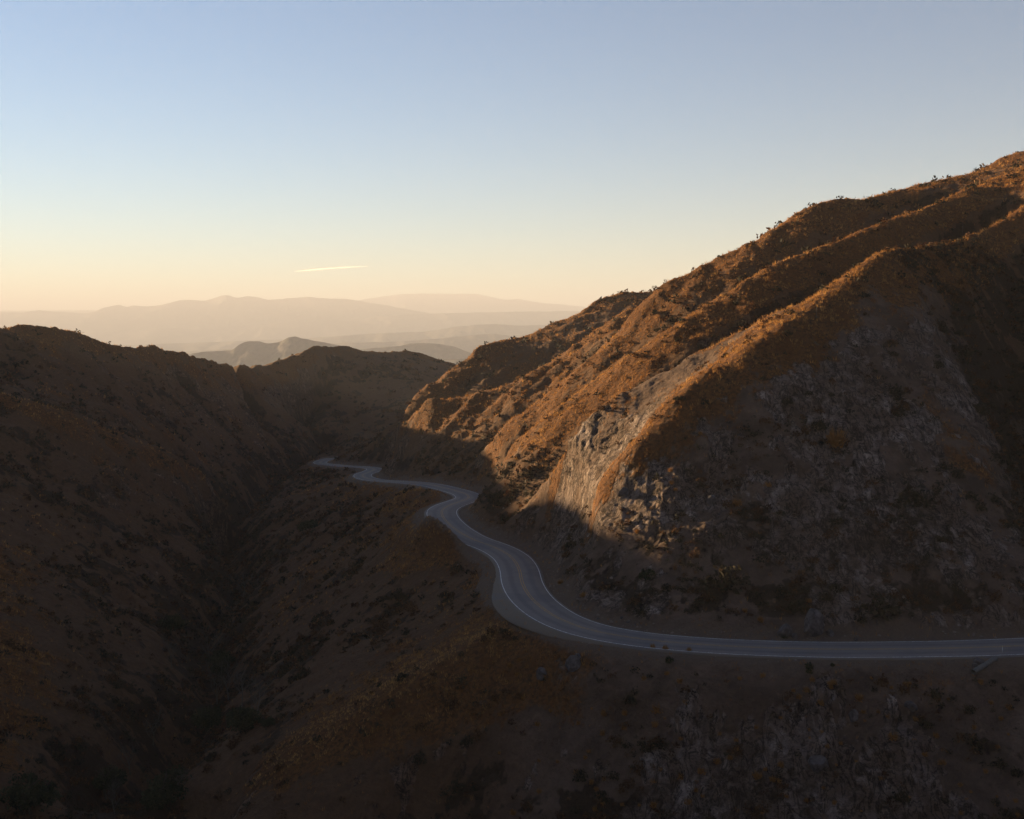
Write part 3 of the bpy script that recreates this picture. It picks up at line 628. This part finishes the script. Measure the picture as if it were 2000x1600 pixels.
# ------------------------------------------------------------------ single plants
def tag(o, label, cat_, group=None):
    o['label'] = label; o['category'] = cat_
    if group: o['group'] = group
    return o
one = np.array([0.0])
def tubes(segs, sides=5):
    """tapered limbs: list of (p0, p1, r0, r1)"""
    V, Fc = [], []
    for p0, p1, r0, r1 in segs:
        p0 = np.asarray(p0, float); p1 = np.asarray(p1, float); d = p1 - p0; d /= np.linalg.norm(d) + 1e-9
        a = np.cross(d, (0, 0, 1) if abs(d[2]) < .9 else (1, 0, 0)); a /= np.linalg.norm(a); c = np.cross(d, a); o = len(V)
        for p, r in ((p0, r0), (p1, r1)):
            for k in range(sides):
                t = 2 * math.pi * k / sides; V.append(p + (a * math.cos(t) + c * math.sin(t)) * r)
        for k in range(sides): Fc.append((o + k, o + (k + 1) % sides, o + sides + (k + 1) % sides, o + sides + k))
    return np.array(V), np.array(Fc)
def proto_mesh(name, VFT, mat):
    o = make(name, VFT, mat); COL.objects.unlink(o); return o
def shrub_vft(n, seed, jag=.35, lsz=.17, hgt=.85):
    global rng
    rng = np.random.default_rng(seed); 
    return leaf_cloud(one, one, one, np.array([1.0]), np.array([hgt]), np.array([.42]), n, np.array([lsz]), jag)
def tuft_vft(seed):
    global rng
    rng = np.random.default_rng(seed)
    a = leaf_cloud(one, one, one, np.array([.85]), np.array([.8]), np.array([.5]), 110, np.array([.16]), .2)
    c = blades(one, one, one, np.array([1.25]), np.array([.035]), np.array([.62]), 150, np.array([.5]), .85)
    Vb, Fb, Tb = c; Vb = Vb.reshape(-1, 3, 3); Vb = np.concatenate([Vb, Vb[:, 2:3] + (0.01, 0, 0)], 1).reshape(-1, 3); Tb = np.repeat(Tb[::3], 4)
    return cat(a, (Vb, np.arange(len(Vb)).reshape(-1, 4), Tb))
shrub_p = [proto_mesh('chaparral_shrub', shrub_vft(230, 100 + k, .25 + .05 * k, .16, .7 + .06 * k), M_SHRUB) for k in range(6)]
rust_p = [proto_mesh('dead_shrub', shrub_vft(200, 200 + k, .4, .15, .6 + .1 * k), M_RUST) for k in range(4)]
gold_p = [proto_mesh('golden_bush', tuft_vft(300 + k), M_GOLD) for k in range(5)]
green_p = [proto_mesh('green_shrub', shrub_vft(240, 400 + k, .3, .15, .8), M_GREEN) for k in range(3)]
def place(p, x, y, z, sx, sz=None, sink=.12):
    o = p.copy(); COL.objects.link(o); o.location = (x, y, z - sink * sx); o.rotation_euler = (0, 0, random.uniform(0, 6.28)); o.scale = (sx, sx, sz or sx); return o
def zone(u, v, Y):
    if v > 1262 and u > 960:
        row = 'just below the straight road' if v < 1350 else 'halfway down the foreground slope' if v < 1470 else 'at the bottom of the foreground slope'
        col = 'under the road bend' if u < 1250 else 'in the middle of it' if u < 1600 else 'at its right end'
        return row + ', ' + col
    if u > 1100 and Y < 212 and v > 640:
        col = 'left part' if u < 1350 else 'middle' if u < 1600 else 'right part'
        row = 'high up' if v < 850 else 'midway' if v < 1060 else 'low down'
        return row.replace(' up', '').replace(' down', '') + ' on the ' + col.replace(' part', '') + ' of the shaded face above the road'
    if v > 1200: return 'on the grassy rib running down left from the bend' if u > 520 else 'in the dark canyon bottom'
    if u < 1000 and v > 960: return 'on the canyon slope left of the winding road'
    if u > 1850: return 'in the dark gully at the right edge'
    if u > 1000: return 'along the sunlit spurs of the big hill'
    return 'on the left canyon side'
def tone_word(t): return 'dark' if t < .38 else 'brown' if t < .6 else 'pale'
def size_word(r): return 'large' if r > 1.25 else 'middling' if r > .9 else 'small'
for li, x, y, z, r, h, t in picked:
    p = (shrub_p if li == 0 else rust_p); o = place(p[random.randrange(len(p))], x, y, z, r, h * 1.15)
    u, v = pix(x, y, z); kind_ = 'leafy chaparral shrub' if li == 0 else 'reddish dead-looking shrub'
    zz = zone(u, v, y); tag(o, f'{size_word(r)} {kind_} {zz}', 'shrub', f'{size_word(r)} {kind_}s {zz}')

def at_px(u, v):
    h = hit(u, v); return h
ORD = ['', 'second ', 'third ', 'fourth ', 'fifth ', 'sixth ', 'seventh ', 'eighth ', 'ninth ', 'tenth ', 'eleventh ', 'twelfth ', 'thirteenth ', 'fourteenth ', 'fifteenth ']
gold = [(605,1035,9),(655,1065,11),(675,1145,9),(565,1185,17),(560,1240,12),(440,1250,10),(440,1190,10),(955,1250,9),(810,1270,9),(660,1290,9),(800,1380,14),(740,1420,15),(660,1440,12),(580,1410,9),(550,1460,12),
 (690,1540,14),(555,1550,14),(720,1490,9),(960,1440,18),(1020,1450,12),(1050,1390,12),(1050,1205,9),(1205,1155,12),(1150,1100,12),(1120,1130,10),(1255,1070,12),(1355,1130,17),(1490,1285,19),(1465,1205,12),(1570,1300,8),
 (1540,1080,12),(1490,1140,7),(1615,1355,12),(1680,1385,14),(1655,1280,11),(1830,1070,10),(1910,1210,9),(1940,1170,12),(1870,1150,9),(980,1045,10),(890,1055,9),(430,1545,8),(330,1490,9),(360,1450,8),(880,1570,11),
 (980,1580,9),(1430,1185,8),(30,980,8),(60,1010,8),(20,1040,9),(150,1180,8),(260,1230,8),(1750,1470,9),(1850,1420,9),(1260,1540,9),(1150,1530,8),(250,1420,9),(180,1380,8)]
gold = [(1000 + a / 2, 800 + b / 2, w / 2) for a, b, w in gold]
rg = random.Random(11)
for _ in range(64): gold.append((rg.uniform(960, 1990), 1290 + 305 * rg.random() ** .8, rg.uniform(2.5, 5.5)))
rows_ = {}
for gi, (u, v, w) in enumerate(gold):
    h = at_px(u, v)
    if h is None or float(field(rd, h[0], h[1])[0]) < 6.5: continue
    key = 'just below the straight road' if v < 1345 else 'halfway down the foreground slope' if v < 1440 else 'low on the foreground slope' if v < 1520 else 'along the bottom edge'
    rows_.setdefault(key, []).append((u, h, w, gi))
n_named = len(gold) - 64
for key, lst in rows_.items():
    i = 0
    for u, h, w, gi in sorted(lst):
        r = w * 1.5 / F * h[1]; o = place(gold_p[(gi * 3) % 5], *h, r, r * random.uniform(.9, 1.25))
        if gi >= n_named: tag(o, 'small faded golden tuft ' + key, 'bush', 'small golden tufts ' + key); continue
        where = 'the leftmost large one' if i == 0 else ORD[i] + 'large one from the left' if i < 15 else 'near the right end'
        tag(o, f'round golden tufted bush {key}, {where}', 'bush', 'large golden tufted bushes below the road'); i += 1
upper = [(1635,868,26,'g','tall golden yellow bush alone high on the shaded face above the road'),(1588,868,9,'r','small reddish bush just left of the tall golden yellow bush'),(1440,985,13,'g','bright orange bush on the rock face halfway down to the road'),
 (1245,1040,8,'g','slim orange tuft at the foot of the sunlit grassy crest'),(1155,1040,9,'g','small orange tuft under the last sunlit rocks above the bend'),(1368,848,6,'g','small glowing orange tuft at the edge of sun and shade'),
 (1312,945,7,'g','orange tuft hanging on the rocky edge beside the sunlit rib'),(1310,920,7,'g','upper orange tuft on the rocky edge beside the sunlit rib'),(1320,958,6,'g','lower orange tuft on the rocky edge beside the sunlit rib'),
 (1500,950,9,'g','dull tan bush on the middle of the shaded face'),(1265,1125,20,'e','olive green bush with yellowish top low above the road'),(1300,1148,9,'d','small round dark bush beside the olive green bush'),(1253,1198,16,'d','dark round bush standing alone just above the road verge'),
 (1420,1140,40,'d','very large dark bush spread over the lower shaded face'),(1560,1185,20,'d','dark bush growing above the pale boulder by the road'),(1580,1176,8,'g','small rusty bush on top of the pale boulder by the road'),(1455,1195,7,'g','small golden tuft at the foot of the shaded face'),
 (1485,1212,9,'g','low golden bush at the foot of the cut, left of the pale boulders'),(1532,1245,7,'e','small green plant in front of the pale boulder at the verge'),(1840,1055,16,'d','dark upright bush near the edge of the right hand gully'),
 (1720,1195,34,'d','broad black looking thicket bush right of the pale boulders'),(1780,980,34,'d','broad dark bush high on the right part of the shaded face'),(1745,770,22,'d','dark bluish bush in the hollow under the pale rock slab'),(1535,785,14,'d','low dark bush on the pale bench of the shaded face'),
 (1580,770,9,'d','first of two small dark bushes on the bench below the crest'),(1622,772,9,'d','second of two small dark bushes on the bench below the crest'),(1880,690,22,'d','dark bush at the top of the right hand gully'),(1910,800,24,'d','dark bush halfway down the right hand gully'),
 (1095,1140,9,'g','small golden bush at the inner side of the bend'),(1110,1120,8,'d','dark bush at the inner side of the bend, beside the golden one'),(1140,1165,9,'g','low golden bush behind the inner verge of the bend'),(1120,1065,18,'d','large dark bush above the inner verge of the bend')]
for u, v, w, k, lab in upper:
    h = at_px(u, v)
    if h is None: continue
    p = {'g': gold_p, 'r': rust_p, 'e': green_p, 'd': shrub_p}[k]; r = w * 1.0 / F * h[1]
    o = place(p[random.randrange(len(p))], *h, r, r * (1.35 if u == 1635 else 1.0)); tag(o, lab, 'bush')
for i, (u, v, w) in enumerate([(1275,1263,7),(1300,1266,8),(1346,1269,7),(1307,1289,9),(1580,1300,9),(1581,1309,8),(1626,1297,5)]):
    h = at_px(u, v + 4)
    if h is None: continue
    o = place(green_p[i % 3] if i > 2 else gold_p[i % 5], *h, w / F * h[1], w * 1.5 / F * h[1])
    o.name = 'verge_plant'
    tag(o, ['leftmost small tuft at the outer white line after the bend', 'middle small tuft at the outer white line after the bend', 'right small tuft at the outer white line after the bend', 'green plant just below the outer verge after the bend',
        'upper yellowish green plant below the straight road', 'lower yellowish green plant below the straight road', 'tiny green plant below the middle of the straight road'][i], 'plant')

# skyline shrubs and yucca stalks
M_TWIG, nt, b = mat_new('grey_twigs'); b.inputs['Base Color'].default_value = (0.07, 0.05, 0.038, 1)
M_BARK, nt, b = mat_new('pale_bark')
lk(nt, mixc(nt, geo_noise(nt, 2.0, 5, .6), (0.04, 0.034, 0.028, 1), (0.125, 0.11, 0.095, 1)), b.inputs['Base Color'])
M_DBARK, nt, b = mat_new('dark_bark')
lk(nt, mixc(nt, geo_noise(nt, 2.0, 5, .6), (0.03, 0.024, 0.018, 1), (0.08, 0.065, 0.05, 1)), b.inputs['Base Color'])
def grow(rnd, p, d, ln, r, depth, segs, spread=.55, up=.12, kids=(2, 3)):
    p = np.asarray(p, float); n = 3
    for k in range(n):
        d = d + np.array([rnd.gauss(0, .16), rnd.gauss(0, .16), rnd.gauss(0, .08) + up]); d /= np.linalg.norm(d)
        q_ = p + d * ln / n; r1 = r * (1 - .12 * (k + 1)); segs.append((p, q_, r * (1 - .12 * k), r1)); p = q_
        if depth > 0 and k > 0 and rnd.random() < .55:
            e = d + np.array([rnd.gauss(0, spread), rnd.gauss(0, spread), rnd.gauss(.1, .3)]); e /= np.linalg.norm(e)
            grow(rnd, p, e, ln * rnd.uniform(.5, .75), r1 * .55, depth - 1, segs, spread, up, kids)
    if depth > 0:
        for _ in range(rnd.choice(kids)):
            e = d + np.array([rnd.gauss(0, spread), rnd.gauss(0, spread), rnd.gauss(.05, .25)]); e /= np.linalg.norm(e)
            grow(rnd, p, e, ln * rnd.uniform(.6, .85), r * .58, depth - 1, segs, spread, up, kids)
def twig_shrub(seed, hgt, stems):
    rnd = random.Random(seed); segs = []
    for k in range(stems):
        a = rnd.uniform(0, 6.28); grow(rnd, (0, 0, -.1), np.array([math.cos(a) * .7, math.sin(a) * .7, 1.0]), hgt * .5, .028 * hgt, 2, segs, .5, .05)
    return tubes(segs, 4)
def crest_place(u, v_guess):                           # the place on the skyline in that column
    for v in np.arange(v_guess - 25, v_guess + 60, 1.0):
        h = hit(u, v)
        if h is not None: return h
for i, (u, v, hp, st, lab) in enumerate([(1643,376,13,7,'bare twiggy shrub standing on the flat top of the skyline'),(1689,378,13,3,'thin upright twig shrub right of the twiggy one on the skyline'),(1905,340,11,8,'dense dark shrub on the skyline below the highest crest'),
    (1886,346,8,6,'low shrub on the skyline left of the dense dark one'),(1838,353,8,6,'low twiggy shrub on the gentle part of the skyline'),(1278,565,16,8,'twiggy pale shrub on the skyline just above the far knoll'),(1298,550,14,4,'narrow upright shrub on the skyline above the twiggy pale one'),
    (1258,580,9,6,'lowest shrub on the skyline beside the far knoll'),(1440,482,8,5,'small shrub halfway up the skyline'),(1372,512,8,5,'small scrubby shrub on the lower skyline'),(1920,330,9,5,'small shrub at the foot of the highest crest'),(1570,412,7,4,'tiny shrub at the shoulder of the skyline')]):
    hp *= .62; h = crest_place(u, v)
    if h is None: continue
    V_, F_ = twig_shrub(500 + i, hp / F * h[1], st); o = mesh_obj('skyline_shrub', V_, F_, M_TWIG, smooth=False); o.location = h; tag(o, lab, 'shrub')
def yucca(u, v, hp, lab, seed):
    h = at_px(u, v)
    if h is None: return
    H = hp / F * h[1]; e = bpy.data.objects.new('yucca', None); COL.objects.link(e); e.location = h; tag(e, lab, 'yucca')
    rnd = random.Random(seed); segs = []; p = np.array([0, 0, -.1]); d = np.array([rnd.gauss(0, .05), rnd.gauss(0, .05), 1.0])
    for k in range(6): q_ = p + d * H / 6; segs.append((p, q_, .055 * (1 - .1 * k), .055 * (1 - .1 * (k + 1)))); p = q_
    for k in range(26):
        t = rnd.uniform(.5, 1.0); c = np.array([0, 0, 0]) + d * H * t; a = rnd.uniform(0, 6.28); w = .26 * (1.15 - t) + .04; segs.append((c, c + np.array([math.cos(a) * w, math.sin(a) * w, w * .9]), .02, .03))
    V_, F_ = tubes(segs, 5); mesh_obj('flower_stalk', V_, F_, M_BARK, e, False)
    segs = []
    for k in range(40):
        a = rnd.uniform(0, 6.28); el = rnd.uniform(.1, 1.2); l = rnd.uniform(.4, .7); segs.append(((0, 0, 0), (math.cos(a) * math.cos(el) * l, math.sin(a) * math.cos(el) * l, math.sin(el) * l), .022, .002))
    V_, F_ = tubes(segs, 3); mesh_obj('leaf_rosette', V_, F_, M_DBARK, e, False)
yucca(1880, 462, 30, 'tall dry yucca stalk standing on the sunlit crest near the right edge', 1)
yucca(1684, 512, 16, 'short dry yucca stalk where the sunlit crest bends down', 2)
yucca(1595, 622, 24, 'dry yucca stalk on the edge between the sunlit band and the shaded face', 3)
yucca(1336, 668, 16, 'small dry yucca stalk on the middle sunlit spur', 4)

# trees of the canyon bottom
def bare_tree(u, v, hp, lab, seed, lean=0.0):
    h = at_px(u, v)
    if h is None: return
    H = hp / F * h[1]; rnd = random.Random(seed); e = bpy.data.objects.new('bare_tree', None); COL.objects.link(e); e.location = h; tag(e, lab, 'tree')
    tr = []; p = np.array([0, 0, -.3]); d = np.array([lean + rnd.gauss(0, .1), rnd.gauss(0, .1), 1.0]); r = .016 * H + .02
    for k in range(5):
        d = d + np.array([rnd.gauss(0, .1), rnd.gauss(0, .1), .1]); d /= np.linalg.norm(d); q_ = p + d * H * .11; tr.append((p, q_, r * (1 - .1 * k), r * (1 - .1 * (k + 1)))); p = q_
    V_, F_ = tubes(tr, 7); mesh_obj('trunk', V_, F_, M_BARK, e)
    segs = []
    for k in range(5):
        j = rnd.randrange(1, 5); a = rnd.uniform(0, 6.28); grow(rnd, tr[j][1], np.array([math.cos(a) * .6, math.sin(a) * .6, .9]), H * .24, r * .42, 3, segs, .5, .06)
    V_, F_ = tubes(segs, 4); mesh_obj('crown', V_, F_, M_BARK, e, False)
def oak(u, v, wp, hp, lab, seed, mat=None):
    global rng
    h = at_px(u, v)
    if h is None: return
    W = wp / F * h[1] / 2; H = hp / F * h[1]; rng = np.random.default_rng(seed); rnd = random.Random(seed)
    e = bpy.data.objects.new('evergreen_oak', None); COL.objects.link(e); e.location = h; tag(e, lab, 'tree')
    segs = []; grow(rnd, (0, 0, -.4), np.array([0, 0, 1.0]), H * .45, .05 * H, 2, segs, .7, .05); V_, F_ = tubes(segs, 6); mesh_obj('trunk', V_, F_, M_DBARK, e)
    lobes = []
    for k in range(11):
        a = rnd.uniform(0, 6.28); rr0 = W * .62 * math.sqrt(rnd.random()); lobes.append((math.cos(a) * rr0, math.sin(a) * rr0, H * rnd.uniform(.28, .72), W * rnd.uniform(.3, .5)))
    L_ = np.array(lobes); n_ = len(L_)
    vft = leaf_cloud(L_[:, 0], L_[:, 1], L_[:, 2], L_[:, 3], L_[:, 3] * .85, rng.uniform(.25, .6, n_), 170, L_[:, 3] * .13, .3)
    low = leaf_cloud(L_[:, 0], L_[:, 1], -L_[:, 2], L_[:, 3], L_[:, 3] * .6, rng.uniform(.2, .45, n_), 70, L_[:, 3] * .13, .3); low[0][:, 2] *= -1
    o = make('crown', cat(vft, low), mat or M_GREEN); o.parent = e
for i, a in enumerate([(424,1378,88,'pale bare tree, left one of the grove in the canyon bottom'),(447,1366,96,'tall forked bare tree in the middle of the canyon grove'),(470,1392,84,'bare tree leaning over the dark thicket of the canyon grove'),(500,1404,74,'crooked bare tree at the right end of the canyon grove'),
    (300,1458,70,'thin white bare tree standing alone left of the grove'),(255,1512,64,'slender pale bare tree low in the canyon at lower left'),(474,1166,46,'small bare tree far up the canyon bottom'),(586,1162,52,'bare branching tree at the foot of the slope far up the canyon'),
    (336,1306,60,'thin grey bare tree up the left canyon side'),(408,1300,70,'bare tree behind the canyon grove, half hidden'),(225,1590,66,'bare tree with sprawling branches at the bottom left edge'),(352,1560,60,'bare tree in front of the big dark oak at lower left')]):
    bare_tree(*a, 900 + i)
for i, a in enumerate([(410,1428,84,52,'dark oak at the left of the canyon grove'),(470,1432,90,44,'low spreading dark oak under the bare trees of the grove'),(430,1330,70,60,'greyish green oak behind the bare trees of the grove'),(315,1580,110,78,'big black looking oak at lower left of the canyon'),
    (205,1560,96,64,'dark round oak left of the big black one'),(60,1590,130,70,'dark oak at the bottom left corner'),(520,1425,40,34,'small dark oak at the right end of the grove'),(335,1240,60,44,'dark oak clump on the left canyon side above the grove'),(600,1040,50,26,'small dark oak far up the canyon below the road')]):
    oak(*a, 950 + i)

# ------------------------------------------------------------------ boulders, pipe, marker post
M_ROCK, nt, b = mat_new('pale_boulder')
rk = ramp(nt, geo_noise(nt, 1.4, 8, .65, .5), (0.3, (0.022, 0.018, 0.017)), (0.5, (0.075, 0.062, 0.060)), (0.75, (0.15, 0.13, 0.125))); lk(nt, rk, b.inputs['Base Color'])
bp = N(nt, 'ShaderNodeBump', Strength=0.9, Distance=0.2); lk(nt, geo_noise(nt, 2.6, 8, .7, .4), bp.inputs['Height']); lk(nt, bp.outputs['Normal'], b.inputs['Normal'])
import bmesh
def boulder(u, v, wp, hp, lab, seed, grp=None):
    h = at_px(u, v)
    if h is None: return
    bm = bmesh.new(); bmesh.ops.create_icosphere(bm, subdivisions=5, radius=1.0); rnd = np.random.default_rng(seed)
    V_ = np.array([q_.co[:] for q_ in bm.verts]); planes = rnd.normal(0, 1, (14, 3)); planes /= np.linalg.norm(planes, axis=1)[:, None]; off = rnd.uniform(.62, .95, 14)
    for pl, of in zip(planes, off):
        d = V_ @ pl - of; V_ = V_ - np.clip(d, 0, None)[:, None] * pl * .9
    ox = seed * 3.7; V_ *= (1 + .10 * fbm(V_[:, 0] + ox, V_[:, 1] + V_[:, 2] * 1.3, .8, 4, seed))[:, None]
    W = wp / F * h[1] / 2; H = hp / F * h[1] / 2
    V_ *= (W, (W + H) * .45, H * 1.15)
    for q_, c in zip(bm.verts, V_): q_.co = c
    me = bpy.data.meshes.new('boulder'); bm.to_mesh(me); bm.free(); me.materials.append(M_ROCK); o = bpy.data.objects.new('boulder', me); COL.objects.link(o)
    o.location = (h[0], h[1] + W * .35, h[2] + H * .05); o.rotation_euler = (0, 0, float(rnd.uniform(0, .5))); tag(o, lab, 'boulder', grp)
for i, a in enumerate([(1590,1232,52,70,'largest pale boulder at the foot of the cut beside the straight road'),(1535,1242,34,36,'pale boulder left of the largest one at the road verge'),(1622,1242,16,20,'small pale boulder right of the largest one at the verge'),(1552,1246,12,18,'narrow pale rock between the two big boulders'),
    (1672,1252,9,10,'small pale rock lying by the verge right of the boulders'),(1915,1296,26,18,'broken grey boulder under the road edge beside the pipe'),(1905,1302,14,12,'small grey rock left of the broken boulder under the road edge'),
    (1392,982,26,22,'pale grey rock knob on the middle of the shaded face'),(1668,1402,26,26,'tall pale rock sticking out of the foreground slope at right'),(1600,1500,44,40,'broad pale rock low on the foreground slope'),(1780,1385,30,24,'pale rock in the dark right end of the foreground slope'),
    (1218,966,24,24,'rounded sunlit rock on the rib above the bend'),(1228,1216,10,6,'flat pale stone on the gravel above the bend'),(1215,1208,7,6,'small pale stone above the flat one by the bend'),(1240,1222,6,4,'small pale stone right of the flat one by the bend'),
    (1168,1210,9,6,'pale stone at the inner verge where the road bends'),(1120,1306,34,38,'pale rock rib just below the road bend'),(1060,1320,26,30,'pale rock at the crest of the grassy rib below the bend'),(1130,1290,16,24,'narrow pale rock right of the rock rib below the bend')]):
    boulder(*a, 20 + i)
M_PIPE, nt, b = mat_new('weathered_metal'); b.inputs['Metallic'].default_value = .3; b.inputs['Roughness'].default_value = .6
lk(nt, mixc(nt, geo_noise(nt, 3, 5, .6), (0.06, 0.055, 0.05, 1), (0.15, 0.14, 0.13, 1)), b.inputs['Base Color'])
pa = at_px(1899, 1318); pb = at_px(1944, 1289)
pa = np.array(pa) + (0, -.35, .45); pb = np.array(pb) + (0, -.1, .2); dv = pb - pa; ln = np.linalg.norm(dv); dv /= ln
a1 = np.cross(dv, (0, 0, 1)); a1 /= np.linalg.norm(a1); a2 = np.cross(dv, a1); nseg = 90; nsd = 20; V_ = []; F_ = []
for k in range(nseg + 1):
    r = .36 + .022 * math.sin(k * math.pi / 1.5)
    for j in range(nsd):
        t = 2 * math.pi * j / nsd; V_.append(pa + dv * ln * k / nseg + (a1 * math.cos(t) + a2 * math.sin(t)) * r)
for j in range(nsd): V_.append(pa + (a1 * math.cos(2 * math.pi * j / nsd) + a2 * math.sin(2 * math.pi * j / nsd)) * .31)
for j in range(nsd): V_.append(pa + dv * .9 + (a1 * math.cos(2 * math.pi * j / nsd) + a2 * math.sin(2 * math.pi * j / nsd)) * .31)
for k in range(nseg):
    for j in range(nsd): F_.append((k * nsd + j, k * nsd + (j + 1) % nsd, (k + 1) * nsd + (j + 1) % nsd, (k + 1) * nsd + j))
e0 = (nseg + 1) * nsd
for j in range(nsd): F_.append((j, (j + 1) % nsd, e0 + (j + 1) % nsd, e0 + j)); F_.append((e0 + j, e0 + (j + 1) % nsd, e0 + nsd + (j + 1) % nsd, e0 + nsd + j))
tag(mesh_obj('drain_pipe', V_, F_, M_PIPE), 'long pale ribbed pipe lying on the slope just below the right end of the road', 'pipe')
hp_ = at_px(1958, 1277.5)
if hp_ is not None:
    e = bpy.data.objects.new('marker_post', None); COL.objects.link(e); e.location = hp_; tag(e, 'thin pale marker post at the outer road edge near the right border', 'post')
    def boxm(cx, cy, cz, sx, sy, sz):
        V_ = np.array([(cx + i * sx, cy + j * sy, cz + k * sz) for k in (-1, 1) for j in (-1, 1) for i in (-1, 1)]); return V_, np.array([(0,2,3,1),(4,5,7,6),(0,1,5,4),(2,6,7,3),(0,4,6,2),(1,3,7,5)])
    mesh_obj('post', *boxm(0, 0, .4, .05, .012, .75), pw, e, False); mr, nt, b = mat_new('reflector'); b.inputs['Base Color'].default_value = (.6, .45, .1, 1); b.inputs['Roughness'].default_value = .3
    mesh_obj('reflector', *boxm(0, -.018, 1.02, .04, .005, .07), mr, e, False)

# ------------------------------------------------------------------ the thin streak of cloud beyond the mountains
cy_ = 80000.0; n_u, n_t = 90, 10; V_ = []; F_ = []
for i in range(n_u):
    t = i / (n_u - 1); u = 575 + 146 * t; v = 530.5 - 10 * t - 1.5 * math.sin(t * 3); th = (2.2 * math.sin(math.pi * min(1, t * 1.02) ** .8) ** .7 + .15) / F * cy_ * (1 + .25 * float(noise2(t * 9, 0.3, 4)))
    c = np.array(P(u, v, cy_))
    for k in range(n_t): a = 2 * math.pi * k / n_t; V_.append(c + (0, math.cos(a) * th * 4, math.sin(a) * th))
for i in range(n_u - 1):
    for k in range(n_t): F_.append((i * n_t + k, i * n_t + (k + 1) % n_t, (i + 1) * n_t + (k + 1) % n_t, (i + 1) * n_t + k))
mc, nt, b = mat_new('cloud_white'); nt.nodes.remove(b); tr = nt.nodes.new('ShaderNodeBsdfTransparent'); tl = nt.nodes.new('ShaderNodeBsdfTranslucent'); tl.inputs['Color'].default_value = (.95, .95, .95, 1)
df = nt.nodes.new('ShaderNodeBsdfDiffuse'); df.inputs['Color'].default_value = (.95, .95, .95, 1)
m1 = nt.nodes.new('ShaderNodeMixShader'); m1.inputs[0].default_value = .15; lk(nt, tl.outputs[0], m1.inputs[1]); lk(nt, df.outputs[0], m1.inputs[2])
m2 = nt.nodes.new('ShaderNodeMixShader'); m2.inputs[0].default_value = .45; lk(nt, tr.outputs[0], m2.inputs[1]); lk(nt, m1.outputs[0], m2.inputs[2]); lk(nt, m2.outputs[0], nt.nodes['Material Output'].inputs['Surface'])
tag(mesh_obj('cloud', V_, F_, mc), 'thin pale streak of cloud low in the sky above the far mountains', 'cloud')
